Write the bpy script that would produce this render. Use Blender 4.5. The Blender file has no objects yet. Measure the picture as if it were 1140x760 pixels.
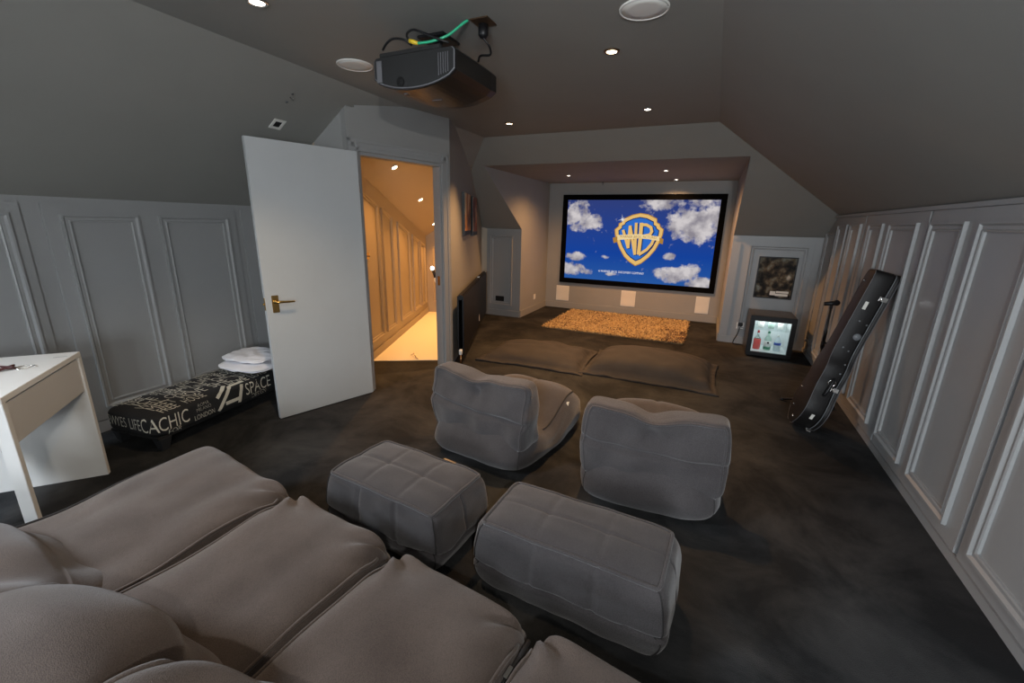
import bpy, bmesh, math, random
from mathutils import Vector, Matrix, noise as mnoise
random.seed(7)
C = bpy.context.scene.collection
PI = math.pi

# ------------------------------------------------------------------ materials
def mat(name, color, rough=0.6, metal=0.0, bump=0.0, bscale=80.0, var=0.0, vscale=4.0, color2=None,
        spec=0.5, emit=None, estr=0.0, trans=0.0, sheen=0.0, bdetail=3.0):
    m = bpy.data.materials.new(name); m.use_nodes = True
    nt = m.node_tree; b = nt.nodes['Principled BSDF']
    b.inputs['Base Color'].default_value = (*color, 1)
    b.inputs['Roughness'].default_value = rough
    b.inputs['Metallic'].default_value = metal
    b.inputs['Specular IOR Level'].default_value = spec
    if sheen: b.inputs['Sheen Weight'].default_value = sheen
    if trans: b.inputs['Transmission Weight'].default_value = trans
    if emit:
        b.inputs['Emission Color'].default_value = (*emit, 1); b.inputs['Emission Strength'].default_value = estr
    tc = nt.nodes.new('ShaderNodeTexCoord')
    if var or color2:
        n = nt.nodes.new('ShaderNodeTexNoise'); n.inputs['Scale'].default_value = vscale
        n.inputs['Detail'].default_value = 6; n.inputs['Roughness'].default_value = 0.62
        nt.links.new(tc.outputs['Object'], n.inputs['Vector'])
        r = nt.nodes.new('ShaderNodeValToRGB')
        c2 = color2 or tuple(min(1, c*(1+var)) for c in color)
        c1 = color if color2 else tuple(c*(1-var) for c in color)
        r.color_ramp.elements[0].color = (*c1, 1); r.color_ramp.elements[1].color = (*c2, 1)
        r.color_ramp.elements[0].position = 0.35; r.color_ramp.elements[1].position = 0.7
        nt.links.new(n.outputs['Fac'], r.inputs['Fac']); nt.links.new(r.outputs['Color'], b.inputs['Base Color'])
    if bump:
        n = nt.nodes.new('ShaderNodeTexNoise'); n.inputs['Scale'].default_value = bscale; n.inputs['Detail'].default_value = bdetail
        nt.links.new(tc.outputs['Object'], n.inputs['Vector'])
        bp = nt.nodes.new('ShaderNodeBump'); bp.inputs['Strength'].default_value = bump; bp.inputs['Distance'].default_value = 0.004
        nt.links.new(n.outputs['Fac'], bp.inputs['Height']); nt.links.new(bp.outputs['Normal'], b.inputs['Normal'])
    return m

def fabric(name, c1, c2, weave=260.0):
    """woven upholstery: two crossed wave threads as bump and a fine thread tint"""
    m = bpy.data.materials.new(name); m.use_nodes = True
    nt = m.node_tree; b = nt.nodes['Principled BSDF']; b.inputs['Roughness'].default_value = 0.92
    b.inputs['Specular IOR Level'].default_value = 0.2; b.inputs['Sheen Weight'].default_value = 0.25
    b.inputs['Sheen Roughness'].default_value = 0.5
    tc = nt.nodes.new('ShaderNodeTexCoord')
    v = nt.nodes.new('ShaderNodeTexVoronoi'); v.inputs['Scale'].default_value = weave
    nt.links.new(tc.outputs['Object'], v.inputs['Vector'])
    n = nt.nodes.new('ShaderNodeTexNoise'); n.inputs['Scale'].default_value = 5; n.inputs['Detail'].default_value = 5
    nt.links.new(tc.outputs['Object'], n.inputs['Vector'])
    r = nt.nodes.new('ShaderNodeValToRGB')
    r.color_ramp.elements[0].color = (*c1, 1); r.color_ramp.elements[1].color = (*c2, 1)
    r.color_ramp.elements[0].position = 0.3; r.color_ramp.elements[1].position = 0.7
    nt.links.new(n.outputs['Fac'], r.inputs['Fac'])
    mx = nt.nodes.new('ShaderNodeMix'); mx.data_type = 'RGBA'; mx.blend_type = 'MULTIPLY'; mx.inputs['Factor'].default_value = 0.55
    nt.links.new(r.outputs['Color'], mx.inputs['A'])
    r2 = nt.nodes.new('ShaderNodeValToRGB')
    r2.color_ramp.elements[0].color = (1.25, 1.25, 1.25, 1); r2.color_ramp.elements[1].color = (.45, .45, .45, 1)
    r2.color_ramp.elements[1].position = 0.7
    nt.links.new(v.outputs['Distance'], r2.inputs['Fac']); nt.links.new(r2.outputs['Color'], mx.inputs['B'])
    nt.links.new(mx.outputs['Result'], b.inputs['Base Color'])
    bp = nt.nodes.new('ShaderNodeBump'); bp.inputs['Strength'].default_value = 0.4; bp.inputs['Distance'].default_value = 0.002
    bp.invert = True
    nt.links.new(v.outputs['Distance'], bp.inputs['Height']); nt.links.new(bp.outputs['Normal'], b.inputs['Normal'])
    return m

def emis(name, color, s):
    m = bpy.data.materials.new(name); m.use_nodes = True
    nt = m.node_tree; nt.nodes.remove(nt.nodes['Principled BSDF'])
    e = nt.nodes.new('ShaderNodeEmission'); e.inputs['Color'].default_value = (*color, 1); e.inputs['Strength'].default_value = s
    nt.links.new(e.outputs[0], nt.nodes['Material Output'].inputs['Surface'])
    return m

def glass(name, color=(1, 1, 1), rough=0.0, alpha=0.12):
    m = bpy.data.materials.new(name); m.use_nodes = True
    nt = m.node_tree; nt.nodes.remove(nt.nodes['Principled BSDF'])
    t = nt.nodes.new('ShaderNodeBsdfTransparent'); t.inputs['Color'].default_value = (*color, 1)
    g = nt.nodes.new('ShaderNodeBsdfGlossy'); g.inputs['Roughness'].default_value = rough
    mx = nt.nodes.new('ShaderNodeMixShader'); mx.inputs['Fac'].default_value = alpha
    nt.links.new(t.outputs[0], mx.inputs[1]); nt.links.new(g.outputs[0], mx.inputs[2])
    nt.links.new(mx.outputs[0], nt.nodes['Material Output'].inputs['Surface'])
    return m

WALL = (0.29, 0.292, 0.285)
M = dict(
    wall=mat('grey_wall_paint', WALL, 0.6, bump=0.05, bscale=60, var=0.02, vscale=3),
    ceil=mat('grey_ceiling_paint', (0.26, 0.258, 0.24), 0.75, bump=0.06, bscale=50, var=0.03, vscale=2),
    panel=mat('grey_panel_paint', (0.30, 0.305, 0.305), 0.42, bump=0.05, bscale=40, var=0.02, vscale=2),
    door=mat('door_paint', (0.47, 0.485, 0.49), 0.4, bump=0.04, bscale=25, var=0.03, vscale=2),
    hallwall=mat('hall_paint', (0.40, 0.33, 0.24), 0.5, bump=0.04, bscale=50),
    hallfloor=mat('cream_carpet', (0.85, 0.80, 0.66), 0.95, bump=0.4, bscale=300),
    white=mat('white_laminate', (0.78, 0.77, 0.74), 0.25, var=0.01),
    whitep=mat('white_plastic', (0.75, 0.74, 0.70), 0.4, var=0.02),
    edge=mat('white_edge', (0.62, 0.605, 0.585), 0.4, var=0.02),
    brass=mat('brass', (0.70, 0.46, 0.16), 0.22, 1.0, var=0.05),
    bronze=mat('bronze', (0.16, 0.10, 0.06), 0.35, 0.8, var=0.05),
    chrome=mat('chrome', (0.75, 0.74, 0.72), 0.2, 1.0, var=0.03),
    black=mat('black_plastic', (0.008, 0.008, 0.009), 0.4, var=0.1, spec=0.3),
    blackm=mat('black_matte', (0.010, 0.010, 0.010), 0.7, var=0.1),
    proj=mat('projector_shell', (0.012, 0.011, 0.011), 0.33, bump=0.03, bscale=400, var=0.1, spec=0.4),
    projgrey=mat('projector_grey', (0.12, 0.12, 0.13), 0.45, var=0.05),
    leather=mat('guitar_case_vinyl', (0.010, 0.009, 0.009), 0.5, bump=0.25, bscale=220, var=0.1, spec=0.3),
    screenframe=mat('screen_velvet', (0.003, 0.003, 0.003), 0.95, var=0.05, spec=0.02),
    radiator=mat('radiator_anthracite', (0.007, 0.007, 0.008), 0.45, var=0.05, spec=0.25),
    copper=mat('copper', (0.55, 0.30, 0.14), 0.35, 1.0, var=0.1),
    dark=mat('dark_void', (0.004, 0.004, 0.004), 0.9, var=0.02),
    towel=mat('white_cotton', (0.80, 0.80, 0.84), 0.95, bump=0.3, bscale=120, var=0.02),
    bench=mat('black_print_cloth', (0.010, 0.010, 0.011), 0.85, bump=0.3, bscale=300, var=0.1),
    print=mat('cream_print', (0.62, 0.59, 0.50), 0.85, bump=0.2, bscale=300, var=0.08),
    legwood=mat('dark_leg_paint', (0.03, 0.032, 0.036), 0.4, var=0.1),
    sofa=fabric('brown_grey_weave', (0.070, 0.051, 0.042), (0.108, 0.081, 0.067), 420),
    slate=fabric('slate_grey_weave', (0.052, 0.0465, 0.048), (0.073, 0.0665, 0.068), 300),
    flat=mat('dark_canvas', (0.031, 0.027, 0.026), 0.85, bump=0.25, bscale=180, var=0.12, vscale=6),
    seam=mat('dark_thread', (0.02, 0.018, 0.018), 0.9, var=0.05),
    green=mat('green_cable', (0.03, 0.42, 0.22), 0.4, var=0.05),
    yellow=mat('yellow_plug', (0.75, 0.52, 0.03), 0.4, var=0.05),
    fridgein=mat('fridge_liner', (0.78, 0.80, 0.80), 0.4, var=0.02),
    fridge=mat('fridge_shell', (0.035, 0.033, 0.032), 0.35, var=0.05),
    pink=mat('pink_drink', (0.75, 0.10, 0.09), 0.15, var=0.05, spec=0.6),
    clearb=glass('clear_bottle', (0.82, 0.90, 0.88), 0.02, 0.22),
    greenb=mat('pale_green_glass', (0.45, 0.60, 0.52), 0.12, var=0.1, spec=0.6),
    blueb=mat('pale_blue_glass', (0.62, 0.70, 0.74), 0.12, var=0.05, spec=0.6),
    label_w=mat('paper_label', (0.80, 0.80, 0.76), 0.6, var=0.03),
    label_b=mat('blue_label', (0.03, 0.08, 0.42), 0.5, var=0.05),
    label_g=mat('green_label', (0.04, 0.22, 0.12), 0.5, var=0.05),
    red=mat('red_cap', (0.5, 0.04, 0.04), 0.4, var=0.05),
    pane=glass('fridge_pane', (0.92, 0.95, 0.95), 0.02, 0.05),
    sticker=mat('sticker_paper', (0.72, 0.70, 0.64), 0.5, var=0.05),
    sticker_g=mat('grey_sticker', (0.18, 0.19, 0.20), 0.4, var=0.1),
    glow=emis('lamp_glow', (1.0, 0.80, 0.52), 14.0),
    glowc=emis('lamp_glow_cool', (1.0, 0.93, 0.82), 12.0),
    led=emis('fridge_led', (0.92, 0.98, 1.0), 3.0),
    gold=emis('picture_gold', (0.80, 0.50, 0.16), 0.95),
    goldd=emis('picture_gold_dark', (0.50, 0.25, 0.05), 0.8),
    goldl=emis('picture_gold_light', (0.90, 0.70, 0.36), 0.9),
    pblue=emis('picture_blue', (0.03, 0.16, 0.62), 0.9),
    pnavy=emis('picture_navy', (0.012, 0.03, 0.13), 0.9),
    pwhite=emis('picture_white', (0.9, 0.9, 0.92), 0.9),
)

def carpet():
    m = bpy.data.materials.new('charcoal_carpet'); m.use_nodes = True
    nt = m.node_tree; b = nt.nodes['Principled BSDF']; b.inputs['Roughness'].default_value = 0.95
    b.inputs['Specular IOR Level'].default_value = 0.15
    tc = nt.nodes.new('ShaderNodeTexCoord')
    n = nt.nodes.new('ShaderNodeTexNoise'); n.inputs['Scale'].default_value = 1.9; n.inputs['Detail'].default_value = 7
    n.inputs['Roughness'].default_value = 0.66; n.inputs['Distortion'].default_value = 0.5
    nt.links.new(tc.outputs['Object'], n.inputs['Vector'])
    r = nt.nodes.new('ShaderNodeValToRGB')
    r.color_ramp.elements[0].color = (0.016, 0.0165, 0.0175, 1); r.color_ramp.elements[0].position = 0.40
    r.color_ramp.elements[1].color = (0.060, 0.060, 0.060, 1); r.color_ramp.elements[1].position = 0.76
    nt.links.new(n.outputs['Fac'], r.inputs['Fac']); nt.links.new(r.outputs['Color'], b.inputs['Base Color'])
    n2 = nt.nodes.new('ShaderNodeTexNoise'); n2.inputs['Scale'].default_value = 220; n2.inputs['Detail'].default_value = 2
    nt.links.new(tc.outputs['Object'], n2.inputs['Vector'])
    bp = nt.nodes.new('ShaderNodeBump'); bp.inputs['Strength'].default_value = 0.5; bp.inputs['Distance'].default_value = 0.006
    nt.links.new(n2.outputs['Fac'], bp.inputs['Height']); nt.links.new(bp.outputs['Normal'], b.inputs['Normal'])
    return m
M['carpet'] = carpet()

# ------------------------------------------------------------------ mesh helpers
def link(name, verts, faces, m, parent=None, smooth=False, kind=None):
    me = bpy.data.meshes.new(name); me.from_pydata([tuple(v) for v in verts], [], faces); me.update()
    if smooth:
        for p in me.polygons: p.use_smooth = True
    mm = m if isinstance(m, (list, tuple)) else [m]
    for x in mm: me.materials.append(x)
    o = bpy.data.objects.new(name, me); C.objects.link(o)
    if parent: o.parent = parent
    if kind: o['kind'] = kind
    return o

class MB:
    """collects shapes for ONE mesh object"""
    def __init__(s): s.v = []; s.f = []; s.sm = []
    def add(s, vs, fs, smooth=False):
        k = len(s.v); s.v += [Vector(v) for v in vs]; s.f += [tuple(i+k for i in f) for f in fs]; s.sm += [smooth]*len(fs)
        return s
    def hexa(s, p):   # 8 points: bottom loop 0-3, top loop 4-7
        return s.add(p, [(3,2,1,0),(4,5,6,7),(0,1,5,4),(1,2,6,5),(2,3,7,6),(3,0,4,7)])
    def box(s, a, b):
        x0,y0,z0 = a; x1,y1,z1 = b
        return s.hexa([(x0,y0,z0),(x1,y0,z0),(x1,y1,z0),(x0,y1,z0),(x0,y0,z1),(x1,y0,z1),(x1,y1,z1),(x0,y1,z1)])
    def obox(s, o, u, v, w):   # oriented box from a corner
        o,u,v,w = Vector(o),Vector(u),Vector(v),Vector(w)
        return s.hexa([o,o+u,o+u+v,o+v,o+w,o+u+w,o+u+v+w,o+v+w])
    def tube(s, pts, r, n=8, cap=True):
        pts = [Vector(p) for p in pts]; rings = []
        rr = r if isinstance(r, (list, tuple)) else [r]*len(pts)
        t0 = (pts[1]-pts[0]).normalized(); ref = Vector((0,0,1)) if abs(t0.z) < .9 else Vector((1,0,0))
        a = t0.cross(ref).normalized()
        vs = []
        for i, p in enumerate(pts):
            t = (pts[min(i+1,len(pts)-1)]-pts[max(i-1,0)]).normalized()
            a = (a - t*a.dot(t)).normalized(); b = t.cross(a)
            for k in range(n):
                th = 2*PI*k/n; vs.append(p + (a*math.cos(th)+b*math.sin(th))*rr[i])
        fs = []
        for i in range(len(pts)-1):
            for k in range(n):
                fs.append((i*n+k, i*n+(k+1)%n, (i+1)*n+(k+1)%n, (i+1)*n+k))
        if cap:
            fs.append(tuple(range(n-1,-1,-1))); fs.append(tuple(range((len(pts)-1)*n, len(pts)*n)))
        return s.add(vs, fs, True)
    def lathe(s, prof, c=(0,0,0), n=20, axis=None):   # profile list of (r, h)
        c = Vector(c); ax = Vector(axis or (0,0,1)).normalized()
        ref = Vector((1,0,0)) if abs(ax.x) < .9 else Vector((0,1,0))
        a = ax.cross(ref).normalized(); b = ax.cross(a)
        vs = []
        for r, h in prof:
            for k in range(n):
                th = 2*PI*k/n; vs.append(c + ax*h + (a*math.cos(th)+b*math.sin(th))*r)
        fs = []
        for i in range(len(prof)-1):
            for k in range(n):
                fs.append((i*n+k, i*n+(k+1)%n, (i+1)*n+(k+1)%n, (i+1)*n+k))
        fs.append(tuple(range(n-1,-1,-1))); fs.append(tuple(range((len(prof)-1)*n, len(prof)*n)))
        return s.add(vs, fs, True)
    def build(s, name, m, parent=None, bevel=0.0, kind=None, autosmooth=True):
        o = link(name, s.v, s.f, m, parent, False, kind)
        for p, q in zip(o.data.polygons, s.sm): p.use_smooth = q
        bm = bmesh.new(); bm.from_mesh(o.data); bmesh.ops.recalc_face_normals(bm, faces=bm.faces)
        if bevel:
            ed = [e for e in bm.edges if len(e.link_faces) == 2 and e.calc_face_angle(0) > .6]
            bmesh.ops.bevel(bm, geom=ed, offset=bevel, segments=2, affect='EDGES', clamp_overlap=True)
        bm.to_mesh(o.data); bm.free()
        return o

def spline(pts, n=8):
    """Catmull-Rom through points"""
    P = [Vector(p) for p in pts]; P = [P[0]*2-P[1]] + P + [P[-1]*2-P[-2]]; out = []
    for i in range(1, len(P)-2):
        for k in range(n):
            t = k/n; a,b,c,d = P[i-1],P[i],P[i+1],P[i+2]
            out.append(0.5*((2*b)+(c-a)*t+(2*a-5*b+4*c-d)*t*t+(3*b-a-3*c+d)*t*t*t))
    out.append(P[-2]); return out

def thing(name, label, cat, loc=(0,0,0), rz=0.0, group=None):
    o = bpy.data.objects.new(name, None); C.objects.link(o); o.empty_display_size = .1
    o.location = loc; o.rotation_euler = (0,0,rz)
    o['label'] = label; o['category'] = cat
    if group: o['group'] = group
    return o
def tag(o, label, cat, group=None):
    o['label'] = label; o['category'] = cat
    if group: o['group'] = group
    return o

def text_geo(body, size, xs=1.0, bold=0.0):
    """2-D letter outlines as vertices and faces, centred on the origin"""
    cu = bpy.data.curves.new('t', 'FONT'); cu.body = body; cu.size = size; cu.align_x = 'CENTER'; cu.align_y = 'CENTER'
    cu.resolution_u = 3; cu.offset = bold
    o = bpy.data.objects.new('t', cu); C.objects.link(o)
    dg = bpy.context.evaluated_depsgraph_get(); me = bpy.data.meshes.new_from_object(o.evaluated_get(dg))
    vs = [(v.co.x*xs, v.co.y) for v in me.vertices]; fs = [tuple(p.vertices) for p in me.polygons]
    bpy.data.objects.remove(o); bpy.data.curves.remove(cu); bpy.data.meshes.remove(me)
    return vs, fs

def soft(name, fn, n=28, e=6.0, m=None, parent=None, nz=None):
    """closed cushion: a rounded cube grid pushed through fn(q) where q runs -1..1"""
    nn = (n, n, nz or n); idx = {}; vs = []; fs = []
    def vert(i, j, k):
        key = (i, j, k)
        if key not in idx:
            p = [2*i/nn[0]-1, 2*j/nn[1]-1, 2*k/nn[2]-1]
            d = sum(abs(c)**e for c in p)**(1/e)
            idx[key] = len(vs); vs.append(Vector(fn(Vector([c/d for c in p]))))
        return idx[key]
    for ax in range(3):
        a, b = (ax+1) % 3, (ax+2) % 3
        for side in (0, nn[ax]):
            for i in range(nn[a]):
                for j in range(nn[b]):
                    q = []
                    for di, dj in ((0,0),(1,0),(1,1),(0,1)):
                        t = [0,0,0]; t[ax] = side; t[a] = i+di; t[b] = j+dj; q.append(vert(*t))
                    fs.append(tuple(q) if side else tuple(q[::-1]))
    return link(name, vs, fs, m, parent, True)
def qn(p, e):
    d = sum(abs(c)**e for c in p)**(1/e); return Vector([c/d for c in p])
def bell(d, w): return math.exp(-(d/w)**2)
def nz3(v, s, seed=0.0): return mnoise.noise(Vector(v)*s + Vector((seed, seed*1.7, -seed)))

# ------------------------------------------------------------------ camera (focal and pose solved from the room's lines)
F_PX, YAW, PITCH, ROLL, CAM_H = 477.93, 0.4248, 0.269, 0.022, 1.4768
d = Vector((-math.sin(YAW)*math.cos(PITCH), math.cos(YAW)*math.cos(PITCH), -math.sin(PITCH)))
r0 = Vector((math.cos(YAW), math.sin(YAW), 0)); u0 = r0.cross(d)
r = r0*math.cos(ROLL)+u0*math.sin(ROLL); u = -r0*math.sin(ROLL)+u0*math.cos(ROLL)
cam = bpy.data.cameras.new('camera'); co = bpy.data.objects.new('camera', cam); C.objects.link(co)
cam.sensor_fit = 'HORIZONTAL'; cam.sensor_width = 36.0; cam.lens = F_PX/1140*36.0; cam.clip_start = 0.02
co.matrix_world = Matrix(((r.x,u.x,-d.x,0),(r.y,u.y,-d.y,0),(r.z,u.z,-d.z,CAM_H),(0,0,0,1)))
bpy.context.scene.camera = co

# ------------------------------------------------------------------ room constants
XR, ZR = 1.193, 1.631           # right knee wall
XL, ZL = -3.738, 1.573          # left knee wall
XCL, ZC, XCR = -2.497, 2.396, -0.093
YH, YE, ZE = 4.637, 6.267, 1.387
XA0, XA1, YF, ZA, YA = -2.713, 0.217, 5.033, 2.151, 7.462
YB = -1.9
SL = (ZC-ZL)/(XCL-XL); SR = (ZC-ZR)/(XR-XCR); SE = (ZC-ZE)/(YE-YH)
def ceil_z(x, y, dormer=False):
    z = min(ZC, ZL+SL*(x-XL), ZR+SR*(XR-x))
    return min(z, ZE+SE*(YE-y)) if y > 3.0 else z
K1 = Vector((-2.64, 2.70, 0)); K2 = Vector((-2.372, 3.722, 0)); K3 = Vector((-3.407, 6.267, 0))
H1 = Vector((-2.936, 2.74, 0)); H2 = Vector((-4.229, 5.891, 0))

def slab(name, poly, n, t, m, kind='structure', parent=None):
    """planar polygon extruded by thickness t along n (away from the room)"""
    P = [Vector(p) for p in poly]; n = Vector(n).normalized()*t; k = len(P)
    vs = P+[p+n for p in P]
    fs = [tuple(range(k)), tuple(range(2*k-1, k-1, -1))]+[(i, (i+1) % k, k+(i+1) % k, k+i) for i in range(k)]
    o = link(name, vs, fs, m, parent, False, kind)
    bm = bmesh.new(); bm.from_mesh(o.data); bmesh.ops.recalc_face_normals(bm, faces=bm.faces); bm.to_mesh(o.data); bm.free()
    return o
def wall_poly(p0, p1, z0=0.0, ztop=None, n=24):
    p0, p1 = Vector(p0), Vector(p1); out = [Vector((p0.x,p0.y,z0)), Vector((p1.x,p1.y,z0))]
    for i in range(n, -1, -1):
        q = p0.lerp(p1, i/n); out.append(Vector((q.x, q.y, ztop(q.x, q.y) if ztop else ZC)))
    return out

# floors
slab('floor', [(-5,YB,0),(XR,YB,0),(XR,YE,0),(XA1,YE,0),(XA1,YA,0),(-5,YA,0)], (0,0,-1), .1, M['carpet'])
E_h = (H2-H1).normalized(); N_h = Vector((E_h.y, -E_h.x, 0))       # points from the hall's left wall into the hall
TL = Vector((-3.19, 3.415, 0)); TR = Vector((-2.585, 3.78, 0)); TD = (TR-TL).normalized()
a0 = TL-TD*0.05; a1 = TR+TD*0.12
slab('floor_hall', [(a0.x,a0.y,.006),(a1.x,a1.y,.006),(K3.x-.1,K3.y+.3,.006),(H2.x-.1,H2.y+.3,.006)], (0,0,-1), .005, M['hallfloor'])

# ceilings (three planes whose lower envelope is the attic ceiling)
slab('ceiling', [(XCL-.02,YB,ZC),(XCR+.02,YB,ZC),(XCR+.02,YH+.02,ZC),(XCL-.02,YH+.02,ZC)], (0,0,1), .06, M['ceil'])
nl = (-SL, 0, 1); nr = (SR, 0, 1); ne = (0, SE, 1)
def lz(x): return ZL+SL*(x-XL)
RX0, RX1, RY0, RY1 = -3.35, -2.75, -1.55, -.55
for nm_, (xa, xb, ya_, yb_) in (('ceiling_left',(XL,XCL,RY1,2.78)),('ceiling_left_back',(XL,XCL,YB,RY0)),('ceiling_left_low',(XL,RX0,RY0,RY1)),('ceiling_left_high',(RX1,XCL,RY0,RY1))):
    slab(nm_, [(xa,ya_,lz(xa)),(xb,ya_,lz(xb)),(xb,yb_,lz(xb)),(xa,yb_,lz(xa))], nl, .06, M['ceil'])
xq = -4.75
def lz(x): return ZL+SL*(x-XL)
slab('ceiling_far_left', [(-3.0,2.78,lz(-3.0)),(XCL,2.78,ZC),(XCL,YE,ZC),(-3.0,YE,lz(-3.0))], nl, .06, M['ceil'])
slab('ceiling_hall', [(xq,2.76,lz(xq)),(-2.9,2.76,lz(-2.9)),(-2.9,6.6,lz(-2.9)),(xq,6.6,lz(xq))], nl, .06, M['hallwall'])
slab('ceiling_right', [(XCR,YB,ZC),(XR,YB,ZR),(XR,YE+.1,ZR),(XCR,YE+.1,ZC)], nr, .06, M['ceil'])
def ez(y): return ZE+SE*(YE-y)
slab('ceiling_end_header', [(-3.4,YH,ZC),(XR,YH,ZC),(XR,YF,ZA),(-3.4,YF,ZA)], ne, .06, M['ceil'])
slab('ceiling_end_left', [(-3.6,YF,ZA),(XA0-.002,YF,ZA),(XA0-.002,YE,ZE),(-3.6,YE,ZE)], ne, .06, M['ceil'])
slab('ceiling_end_right', [(XA1+.002,YF,ZA),(XR,YF,ZA),(XR,YE,ZE),(XA1+.002,YE,ZE)], ne, .06, M['ceil'])
slab('ceiling_alcove', [(XA0,YF,ZA),(XA1,YF,ZA),(XA1,YA,ZA),(XA0,YA,ZA)], (0,0,1), .06, M['ceil'])

# walls
slab('wall_right', [(XR,YB,0),(XR,YE,0),(XR,YE,ZR),(XR,YB,ZR)], (1,0,0), .1, M['panel'])
slab('wall_left', [(XL,YB,0),(XL,2.715,0),(XL,2.715,ZL),(XL,YB,ZL)], (-1,0,0), .1, M['panel'])
slab('wall_partition', wall_poly((XL,2.715),(K1.x,2.715), ztop=lambda x,y: lz(x)), (0,1,0), .06, M['wall'])
slab('wall_alcove_back', [(XA0,YA,0),(XA1,YA,0),(XA1,YA,ZA),(XA0,YA,ZA)], (0,1,0), .1, M['wall'])
slab('wall_alcove_left', [(XA0,YE+.001,0),(XA0,YA,0),(XA0,YA,ZA+.002),(XA0,YF+.004,ZA+.002),(XA0,YE+.001,ZE+.002)], (-1,0,0), .08, M['wall'])
slab('wall_alcove_right', [(XA1,YE+.001,0),(XA1,YA,0),(XA1,YA,ZA+.002),(XA1,YF+.004,ZA+.002),(XA1,YE+.001,ZE+.002)], (1,0,0), .08, M['wall'])
slab('wall_end_left', [(K3.x-.02,YE,0),(XA0-.002,YE,0),(XA0-.002,YE,ZE),(K3.x-.02,YE,ZE)], (0,1,0), .08, M['panel'])
slab('wall_end_right', [(XA1+.002,YE,0),(XR,YE,0),(XR,YE,ZE),(XA1+.002,YE,ZE)], (0,1,0), .08, M['panel'])
E_r = (K3-K2).normalized(); N_r = Vector((E_r.y, -E_r.x, 0))       # into the room
slab('wall_radiator', wall_poly(K2, K3, ztop=ceil_z), -N_r, .09, M['wall'])
slab('wall_hall_left', wall_poly(H1, H2, ztop=lambda x,y: lz(x)), -N_h, .08, M['hallwall'])
H3 = H2+N_h*1.1
slab('wall_hall_end', wall_poly(H2-N_h*.05, H3, ztop=lambda x,y: lz(x)), E_h, .08, M['hallwall'])
# wall round the doorway
E_d = (K2-K1).normalized(); N_d = Vector((E_d.y, -E_d.x, 0)); LD = (K2-K1).length
def dpt(s, z, off=0.0): return K1+E_d*s+N_d*off+Vector((0,0,z))
S0, S1, ZD = 0.085, 0.940, 1.992
mb = MB()
slab('wall_door_side', [dpt(0,0),dpt(S0,0),dpt(S0,2.3),dpt(0,2.28)], -N_d, .1, M['wall'])
slab('wall_door_corner', [dpt(S1,0),dpt(LD,0),dpt(LD,ZC),dpt(S1,ZC)], -N_d, .1, M['wall'])
slab('wall_door_head', [dpt(S0,ZD),dpt(S1,ZD)]+[dpt(S0+(S1-S0)*i/8, ceil_z(*dpt(S0+(S1-S0)*i/8,0).xy)) for i in range(8,-1,-1)], -N_d, .1, M['wall'])
# back wall with the daylight window behind the camera
WX0, WX1, WZ0, WZ1 = 0.0, 0.85, 0.85, 1.70
for nm, pl in (('wall_back_low', [(XL,0),(XR,0),(XR,WZ0),(XL,WZ0)]), ('wall_back_left', [(XL,WZ0),(WX0,WZ0),(WX0,WZ1),(XL,WZ1)]),
               ('wall_back_right', [(WX1,WZ0),(XR,WZ0),(XR,WZ1),(WX1,WZ1)]), ('wall_back_top', [(XL,WZ1),(XR,WZ1),(XR,2.5),(XL,2.5)])):
    slab(nm, [(x,YB,z) for x,z in pl], (0,-1,0), .12, M['wall'])
mb = MB()
for (x0,x1,z0,z1) in ((WX0,WX1,WZ0,WZ0+.05),(WX0,WX1,WZ1-.05,WZ1),(WX0,WX0+.05,WZ0,WZ1),(WX1-.05,WX1,WZ0,WZ1),((WX0+WX1)/2-.02,(WX0+WX1)/2+.02,WZ0,WZ1)):
    mb.box((x0,YB-.09,z0),(x1,YB-.03,z1))
mb.build('window_1', M['white'], kind='structure')

# ------------------------------------------------------------------ wall panelling
def frame_mould(mb, O, U, N, u0, u1, z0, z1, w=0.05, h=0.02):
    """mitred picture-frame moulding standing on a wall: outer lip, hollow, inner bead"""
    prof = [(0,0),(0,h),(w*.22,h),(w*.42,h*.42),(w*.72,h*.42),(w*.84,h*.72),(w,h*.55),(w,-.0)]
    rings = []
    for a, b in prof:
        rings.append([O+U*(u0+a)+N*b+Vector((0,0,z0+a)), O+U*(u1-a)+N*b+Vector((0,0,z0+a)),
                      O+U*(u1-a)+N*b+Vector((0,0,z1-a)), O+U*(u0+a)+N*b+Vector((0,0,z1-a))])
    vs = [v for rg in rings for v in rg]; fs = []
    for i in range(len(rings)-1):
        for k in range(4): fs.append((i*4+k, i*4+(k+1) % 4, (i+1)*4+(k+1) % 4, (i+1)*4+k))
    mb.add(vs, fs)
def mould(name, O, U, N, u0, u1, z0, z1, m, parent=None, **k):
    b = MB(); frame_mould(b, Vector(O), Vector(U), Vector(N), u0, u1, z0, z1, **k); return b.build(name, m, parent)
def get(n): return bpy.data.objects[n]
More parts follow.
